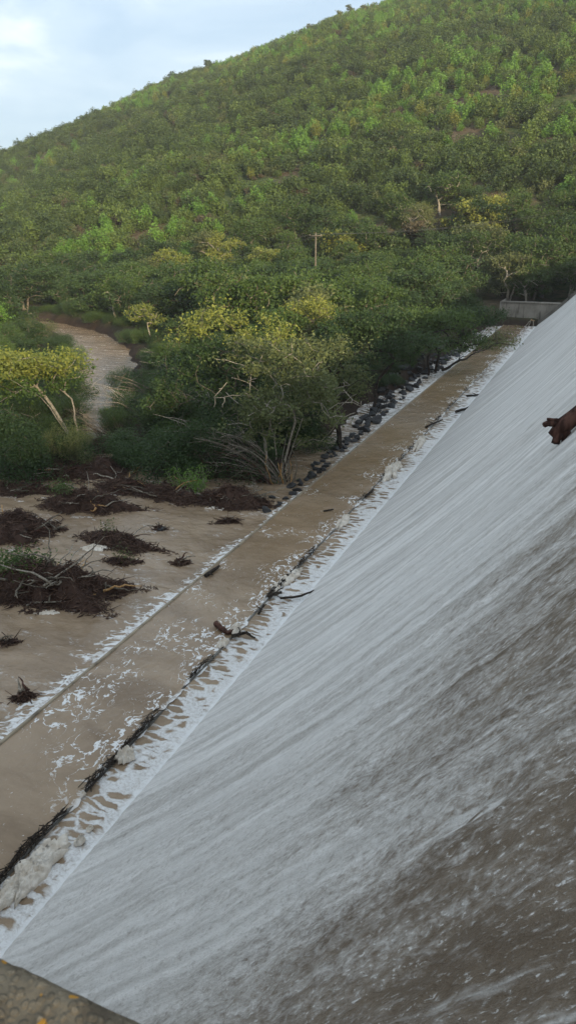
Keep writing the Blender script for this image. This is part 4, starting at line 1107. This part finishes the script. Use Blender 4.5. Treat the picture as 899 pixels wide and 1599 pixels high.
# flattened shrub: a fan of bent stems combed down by the flood
fs = empty('flattened_shrub', on_ground(445, 742)); tag(fs, 'flood-flattened shrub with a fan of bent brown stems at the water edge', 'shrub')
rng = np.random.default_rng(55)
lx = np.array([math.cos(YAW), math.sin(YAW), 0]); ly = np.array([-math.sin(YAW), math.cos(YAW), 0])
for i in range(34):
    L_ = rng.uniform(2.0, 4.8); hgt = rng.uniform(0.3, 3.0); dp = rng.uniform(-0.5, 1.4)
    b = lx * rng.uniform(-0.7, 0.35) + ly * rng.uniform(-0.3, 0.5); b[2] = -0.1
    e2 = b - lx * L_ + ly * dp; e2[2] = hgt
    mid = b - lx * L_ * 0.35 + ly * dp * 0.3; mid[2] = hgt * 0.75 + 0.3
    f = np.linspace(0, 1, 9)[:, None]; P = (1 - f) ** 2 * b + 2 * f * (1 - f) * mid + f ** 2 * e2 + np.cumsum(rng.normal(size=(9, 3)) * 0.035, 0)
    G = Geo(); G.tube(P, np.linspace(0.045, 0.010, 9) * rng.uniform(0.6, 1.3), 5, True, 0.2)
    for k in range(3):
        q = P[rng.integers(3, 8)]; G.tube([q, q + rng.normal(size=3) * 0.35 - lx * 0.4, q + rng.normal(size=3) * 0.4 - lx * 0.8], [0.014, 0.01, 0.004], 4, False)
    obj('stem', G.mesh('stem', M[['bark_grey', 'bark_pale', 'bark_red', 'bark_grey'][i % 4]], True), fs)
for i in range(9):     # upright broken stubs
    b = lx * rng.uniform(-0.6, 0.45) + ly * rng.uniform(-0.4, 0.3); b[2] = -0.2; t_ = b + lx * rng.uniform(-0.5, 0.3) + np.array([0, 0, rng.uniform(0.8, 2.2)])
    branch_obj(fs, b, t_, 0.05, 0.02, ['bark_grey', 'wood_fresh', 'bark_dark'][i % 3] if i < 8 else 'wood_fresh', 900 + i, name='stub')
GL = Geo(); C = rng.normal(size=(1500, 3)) * np.array([1.2, 0.6, 0.5]); C = C[:, :1] * lx - lx * 2.4 + C[:, 1:2] * ly + np.array([0, 0, 1]) * (1.0 + C[:, 2:3]); C[:, 2] = np.maximum(C[:, 2], 0.05)
GL.leaves(C, 0.13, 0.4, 0.45, rng=rng); obj('foliage', GL.mesh('foliage', M['leaf_dark']), fs)

# sticks and logs on the apron
def stick(pts, r0, r1, mat, label, cat='branch', name='driftwood_branch', twigs=(), n=9, wob=0.10, seed=1):
    P = [np.array(p) for p in pts]; e_ = empty(name, Vector(P[0])); tag(e_, label, cat)
    G = Geo()
    full = np.concatenate([crooked(a, b, n, wob, 0, seed + i)[(1 if i else 0):] for i, (a, b) in enumerate(zip(P[:-1], P[1:]))]) - P[0]
    G.tube(full, np.linspace(r0, r1, len(full)), 7, True, 0.3)
    obj('stem', G.mesh('stem', M[mat], True), e_)
    for k, (i, d) in enumerate(twigs):
        q = full[int(i * (len(full) - 1))]; branch_obj(e_, q, q + np.array(d), r0 * 0.55, r0 * 0.2, mat, seed * 7 + k, name='twig')
    return e_
def zp(px, py, z): return tuple(at_z(px, py, z))
stick([zp(437, 934, .08), zp(475, 928, .10), zp(514, 914, .38)], 0.045, 0.028, 'bark_dark', 'long dark branch lying across the white foam at the toe', twigs=[(0.1, (-.3, -.1, .1))], seed=3)
stick([zp(664, 667, .06), zp(690, 655, .08)], 0.07, 0.04, 'bark_dark', 'short dark branch on the inner sill below the two toe branches', seed=4, twigs=[(0.5, (-.5, .1, .05))])
stick([zp(711, 643, .10), zp(748, 631, .28)], 0.10, 0.08, 'bark_dark', 'thick straight dark stick on the far toe foam', seed=5)
stick([zp(728, 618, .08), zp(752, 616, .10), zp(782, 590, .45)], 0.09, 0.04, 'bark_dark', 'crooked dark branch on the far toe foam above the straight stick', seed=6, twigs=[(0.6, (.45, -.3, .05)), (0.35, (-.4, .2, .1))])
stick([zp(321, 899, .09), zp(342, 884, .10)], 0.075, 0.055, 'bark_dark', 'short dark log resting on the outer sill', 'log', 'driftwood_log', seed=7, wob=0.03, twigs=[(0.25, (.25, -.12, .02))])
stick([zp(337, 973, .12), zp(355, 988, .05), zp(370, 984, .05)], 0.10, 0.05, 'bark_red', 'reddish upturned log end jutting from the inner sill', 'log', 'driftwood_log', seed=8)
stick([zp(362, 993, .10), zp(385, 988, .14), zp(398, 996, .06)], 0.06, 0.03, 'bark_dark', 'black curved branch in foam beside the reddish log end', seed=9, twigs=[(0.3, (-.15, .2, .1))])
stick([zp(404, 958, .06), zp(412, 944, .08)], 0.05, 0.03, 'bark_dark', 'short dark branch stub on the inner sill above the reddish log', seed=10, twigs=[(0.5, (-.2, .05, .05)), (0.7, (.1, .2, .1))])
stick([zp(418, 931, .08), zp(440, 925, .10)], 0.06, 0.05, 'bark_dark', 'dark branch butt at the foamy start of the long toe branch', seed=11, twigs=[(0.5, (.2, .3, .15))])
stick([zp(570, 775, .06), zp(583, 764, .08)], 0.06, 0.04, 'bark_dark', 'small dark branch on the inner sill in the middle distance', seed=12, twigs=[(0.5, (.2, .2, .1))])
stick([zp(505, 798, .03), zp(520, 795, .05)], 0.04, 0.03, 'bark_dark', 'thin stick floating on the brown apron in the middle distance', seed=13)
# log hanging on the face at the right
def face_pt(px, py):
    d = ray(px, py)
    ts = np.linspace(0.001, 0.09, 6000); P = np.array([0, 0, CAM_H]) + ts[:, None] * np.array(d)
    i = int(np.argmax(P[:, 2] < prof(P[:, 0]))); return P[i]
nrm = np.array([-0.74, 0, 0.67])
a = face_pt(893, 680) + nrm * 0.26; b = face_pt(899, 640) + nrm * 0.34
dr = b - a; dr[1] = 0.0; dr = dr / np.linalg.norm(dr)
lg = empty('tree_trunk_log', Vector(a)); tag(lg, 'reddish brown tree trunk with broken stubs lying on the water face', 'log')
tdir = np.array([0.66, 0.25, 0.72]); tdir /= np.linalg.norm(tdir)
G = Geo(); Pts = np.array([tdir * k * 0.28 + np.array([0, 0.02 * math.sin(k * 2), 0.015 * math.cos(k * 3)]) for k in range(-1, 16)])
rd = np.array([0.11, 0.16, 0.17, 0.145, 0.13] + [0.13] * 12); G.tube(Pts, rd, 11, True, 0.22); obj('trunk', G.mesh('trunk', M['bark_red'], True), lg)
right = np.array([math.cos(YAW), math.sin(YAW), 0]); upv = np.array(_R @ Vector((0, 1, 0)))
for k, (p0, p1, r0, r1) in enumerate([((0, 0), (-0.16, -0.34), 0.14, 0.085), ((-0.02, 0.05), (-0.40, 0.02), 0.085, 0.055), ((0.05, -0.1), (0.02, -0.36), 0.11, 0.06), ((-0.02, 0.08), (-0.34, 0.14), 0.06, 0.03)]):
    branch_obj(lg, right * p0[0] + upv * p0[1], right * p1[0] + upv * p1[1], r0, r1, 'bark_red', 77 + k, 0.12, name='broken_stub', n=6)

# twigs, bark and leaves caught all along the inner sill
rng = np.random.default_rng(66); G = Geo()
segs = [(6.2, 13.2, 380, 0.10), (13.2, 26, 420, 0.10), (26, 60, 420, 0.14)]
for y0, y1, n_, w_ in segs:
    for q in range(n_):
        y = rng.uniform(y0, y1)
        if vnoise(y * 0.7, 0.0, 3) < (0.5 if y > 12.8 else 0.22): continue
        x = XB - 0.03 + rng.normal() * w_ * 0.35 * (0.4 + 1.4 * vnoise(y * 1.3, 3.0, 5)) + (vnoise(y * 1.1, 8.0, 2) - 0.5) * 0.12; L_ = rng.uniform(0.08, 0.45); an = rng.normal() * 0.45 + math.pi / 2
        d = np.array([math.cos(an), math.sin(an), rng.normal() * 0.12]) * L_ / 2; c = np.array([x, y, 0.035 + rng.random() * 0.06])
        G.tube([c - d, c + rng.normal(size=3) * 0.015, c + d], np.array([0.012, 0.016, 0.007]) * rng.uniform(0.5, 1.2), 4, False)
tl = obj('driftwood_litter', G.mesh('driftwood_litter', M['bark_dark'])); tag(tl, 'dark line of twigs and litter caught along the inner sill', 'debris', kind='stuff')

# foam lumps
def foam_lump(loc, rx_, ry_, h, rz, seed, label, n=72):
    rng = np.random.default_rng(seed)
    A, F_ = np.meshgrid(np.linspace(0, 2 * math.pi, n, endpoint=False), np.linspace(0.0, 1.0, 26), indexing='ij')
    o_ = 0.45 + 1.1 * fbm(np.cos(A) * 3.2 + 7, np.sin(A) * 3.2 + 7, 4, seed)
    x = np.cos(A) * rx_ * o_ * F_; y = np.sin(A) * ry_ * o_ * F_
    bl = fbm(x * 5 / max(rx_, ry_) + 3, y * 5 / max(rx_, ry_) + 3, 3, seed + 1)
    bl2 = 1 - np.abs(2 * fbm(x * 9 + 4, y * 9 + 4, 3, seed + 5) - 1)
    z = h * np.sqrt(np.clip(1 - F_ ** 2.6, 0, 1)) * (0.10 + 0.85 * bl + 0.55 * bl2 ** 2) + (fbm(x * 12, y * 12, 2, seed + 2) - 0.5) * 0.05 - 0.03
    i = np.arange(n * 26).reshape(n, 26); j = np.roll(i, -1, 0)
    me = mesh_np('foam_lump', np.stack([x, y, z], -1).reshape(-1, 3), np.stack([i[:, :-1], i[:, 1:], j[:, 1:], j[:, :-1]], -1).reshape(-1, 4), True, [M['foam']])
    o = obj('foam_lump', me, None, loc); o.rotation_euler = (0, 0, rz); return tag(o, label, 'foam', 'lumps of thick foam')
foam_lump(zp(48, 1366, 0.0), 0.34, 0.98, 0.20, 0.0, 1, 'largest creamy foam raft against the sill at lower left', 110)
foam_lump(zp(196, 1181, 0.0), 0.20, 0.26, 0.24, 0.3, 2, 'rounded creamy foam lump at the end of the litter line')
foam_lump(zp(430, 918, 0.0), 0.16, 0.40, 0.14, 0.2, 3, 'foam lump at the start of the long toe branch')
foam_lump(zp(452, 902, 0.0), 0.22, 0.75, 0.16, -0.15, 4, 'stretched foam bank above the long toe branch')
foam_lump(zp(368, 985, 0.0), 0.18, 0.34, 0.20, 0.4, 5, 'foam lump wrapped around the reddish log end')
foam_lump(zp(349, 1004, 0.0), 0.15, 0.28, 0.16, 0.0, 6, 'foam lump just below the reddish log end')
foam_lump(zp(612, 735, 0.0), 0.35, 1.7, 0.22, 0.1, 7, 'long foam bank on the inner sill in the middle distance')
foam_lump(zp(535, 815, 0.0), 0.22, 0.9, 0.16, 0.1, 8, 'foam bank on the inner sill before the middle-distance bank')
foam_lump(zp(655, 692, 0.0), 0.25, 1.6, 0.2, 0.1, 18, 'far foam bank on the inner sill beside the short dark branch')
for px, py, a, b, h, lab in [(150, 856, .62, .30, .18, 'white foam cluster behind the midstream root clump'), (75, 957, .42, .16, .12, 'white foam patch at the foot of the largest drift pile'), (214, 875, .28, .16, .08, 'small white foam patch right of the greenish root clump'), (340, 793, .75, .30, .07, 'pale foam sheet in the bay of the long root clump'), (205, 738, 1.0, .5, .08, 'white foam pool under the overhanging dark bush'), (415, 750, .5, .12, .10, 'white foam streak in front of the flattened shrub')]:
    foam_lump(rv(px, py), a, b, h, ZR, px, lab)
for px, py, s, lab in [(140, 1293, .07, 'small foam ball on the litter line nearest the foam raft'), (130, 1240, .06, 'small foam ball on the litter line midway to the rounded lump'), (125, 1313, .10, 'foam ball at the upper end of the foam raft')]:
    foam_lump(zp(px, py, 0.02), s, s * 1.3, s * 1.2, 0, px, lab, 20)

# leafy branch stranded on the far apron, pale broken branch against the far wall
b0 = zp(738, 548, .05); lb = empty('leafy_branch', b0); tag(lb, 'leafy green branch stranded across the far end of the apron', 'branch')
rng = np.random.default_rng(88); GL = Geo()
for i in range(7):
    e2 = Vector(zp(rg.uniform(772, 806), rg.uniform(514, 540), rg.uniform(.3, .9))) - Vector(b0)
    branch_obj(lb, (0, 0, 0), tuple(e2), 0.07, 0.02, 'bark_dark', 600 + i)
    f = rng.uniform(0.35, 1.05, (150, 1)); GL.leaves(np.array(e2) * f + rng.normal(size=(150, 3)) * np.array([.6, .9, .25]), 0.26, 0.4, 0.5, rng=rng)
obj('foliage', GL.mesh('foliage', M['leaf_olive']), lb)
w0 = at_r(827, 506, YEND - 1.2 + 0.3); w0.z = 0.0
wb = empty('broken_branch', w0); tag(wb, 'pale broken branch leaning at the foot of the far wall', 'branch')
for i, (p0, p1) in enumerate([((-.6, 0, -.1), (.1, .2, .9)), ((-.15, 0, -.1), (.05, .2, .85)), ((0, .1, .8), (.5, .2, .7)), ((.4, 0, -.1), (.3, .2, .8))]):
    branch_obj(wb, p0, p1, 0.08, 0.05, 'bark_pale' if i != 2 else 'wood_fresh', 700 + i)
# dark limbs reaching over the far end of the river side
stick([zp(690, 578, .3), zp(718, 562, 1.0), zp(760, 540, 1.1)], 0.14, 0.05, 'bark_dark', 'dark fallen limb reaching towards the far apron from the sprawling tree', 'branch', 'fallen_limb', seed=21, twigs=[(0.4, (.8, .8, .5)), (0.7, (.6, -.5, .3))])

# tangles of flattened bare stems in the thicket
def tangle_mesh(seed):
    rng = np.random.default_rng(seed); G = Geo()
    for i in range(16):
        L_ = rng.uniform(0.9, 2.6); a_ = rng.normal() * 0.7 + 3.1; h_ = rng.uniform(0.3, 1.3)
        b = np.array([rng.normal() * 0.25, rng.normal() * 0.25, -0.15]); e2 = b + np.array([math.cos(a_) * L_, math.sin(a_) * L_, h_]); mid = (b + e2) / 2 + np.array([0, 0, 0.45 * h_])
        f = np.linspace(0, 1, 7)[:, None]; P = (1 - f) ** 2 * b + 2 * f * (1 - f) * mid + f ** 2 * e2 + np.cumsum(rng.normal(size=(7, 3)) * 0.03, 0)
        G.tube(P, np.linspace(0.032, 0.008, 7) * rng.uniform(0.6, 1.3), 5, False, 0.2)
        q = P[4]; G.tube([q, q + rng.normal(size=3) * 0.3, q + rng.normal(size=3) * 0.5], [0.012, 0.009, 0.004], 4, False)
    return G
TANG = [tangle_mesh(800 + i).mesh('bare_tangle', M[m_], True) for i, m_ in enumerate(['bark_pale', 'bark_grey', 'bark_pale'])]
for i, (px, py, s_, lab) in enumerate([(300, 610, 1.5, 'pale flattened stems in the thicket right of the small yellow tree'), (245, 640, 1.5, 'pale flattened stems in the middle of the thicket beside the channel'), (330, 655, 1.6, 'grey flattened stems left of the dense dark tree'), (215, 655, 1.3, 'pale bent stems at the channel mouth'), (160, 672, 1.2, 'pale bent stems beside the reddish heap of roots'), (280, 585, 1.5, 'highest pale flattened stems in the thicket'), (30, 690, 1.4, 'grey bent stems over the dark bush at the left edge'), (500, 672, 1.2, 'reddish-grey bent stems beside the forked dark trunk'), (390, 720, 1.5, 'pale bent stems just behind the flattened shrub'), (345, 715, 1.4, 'grey bent stems behind the bright green shrub')]):
    p = on_ground(px, py); o = obj('bare_tangle', TANG[i % 3], None, (p.x, p.y, p.z + 0.5)); o.scale = (s_,) * 3; o.rotation_euler = (0, 0, YAW + rg.uniform(-.4, .4)); tag(o, lab, 'branches', 'flattened bare stems')

# thin evening haze in the valley
hz = Geo(); hz.box(-790, 730, -430, 930, -4, 190)
hs = NT('haze'); vp = hs.t.nodes.new('ShaderNodeVolumePrincipled'); vp.inputs['Color'].default_value = (0.92, 0.94, 0.96, 1); vp.inputs['Density'].default_value = 0.00032; vp.inputs['Anisotropy'].default_value = 0.2
hs.t.links.new(vp.outputs[0], hs.out.inputs['Volume'])
hzo = obj('haze', hz.mesh('haze', hs.m)); tag(hzo, kind='stuff')
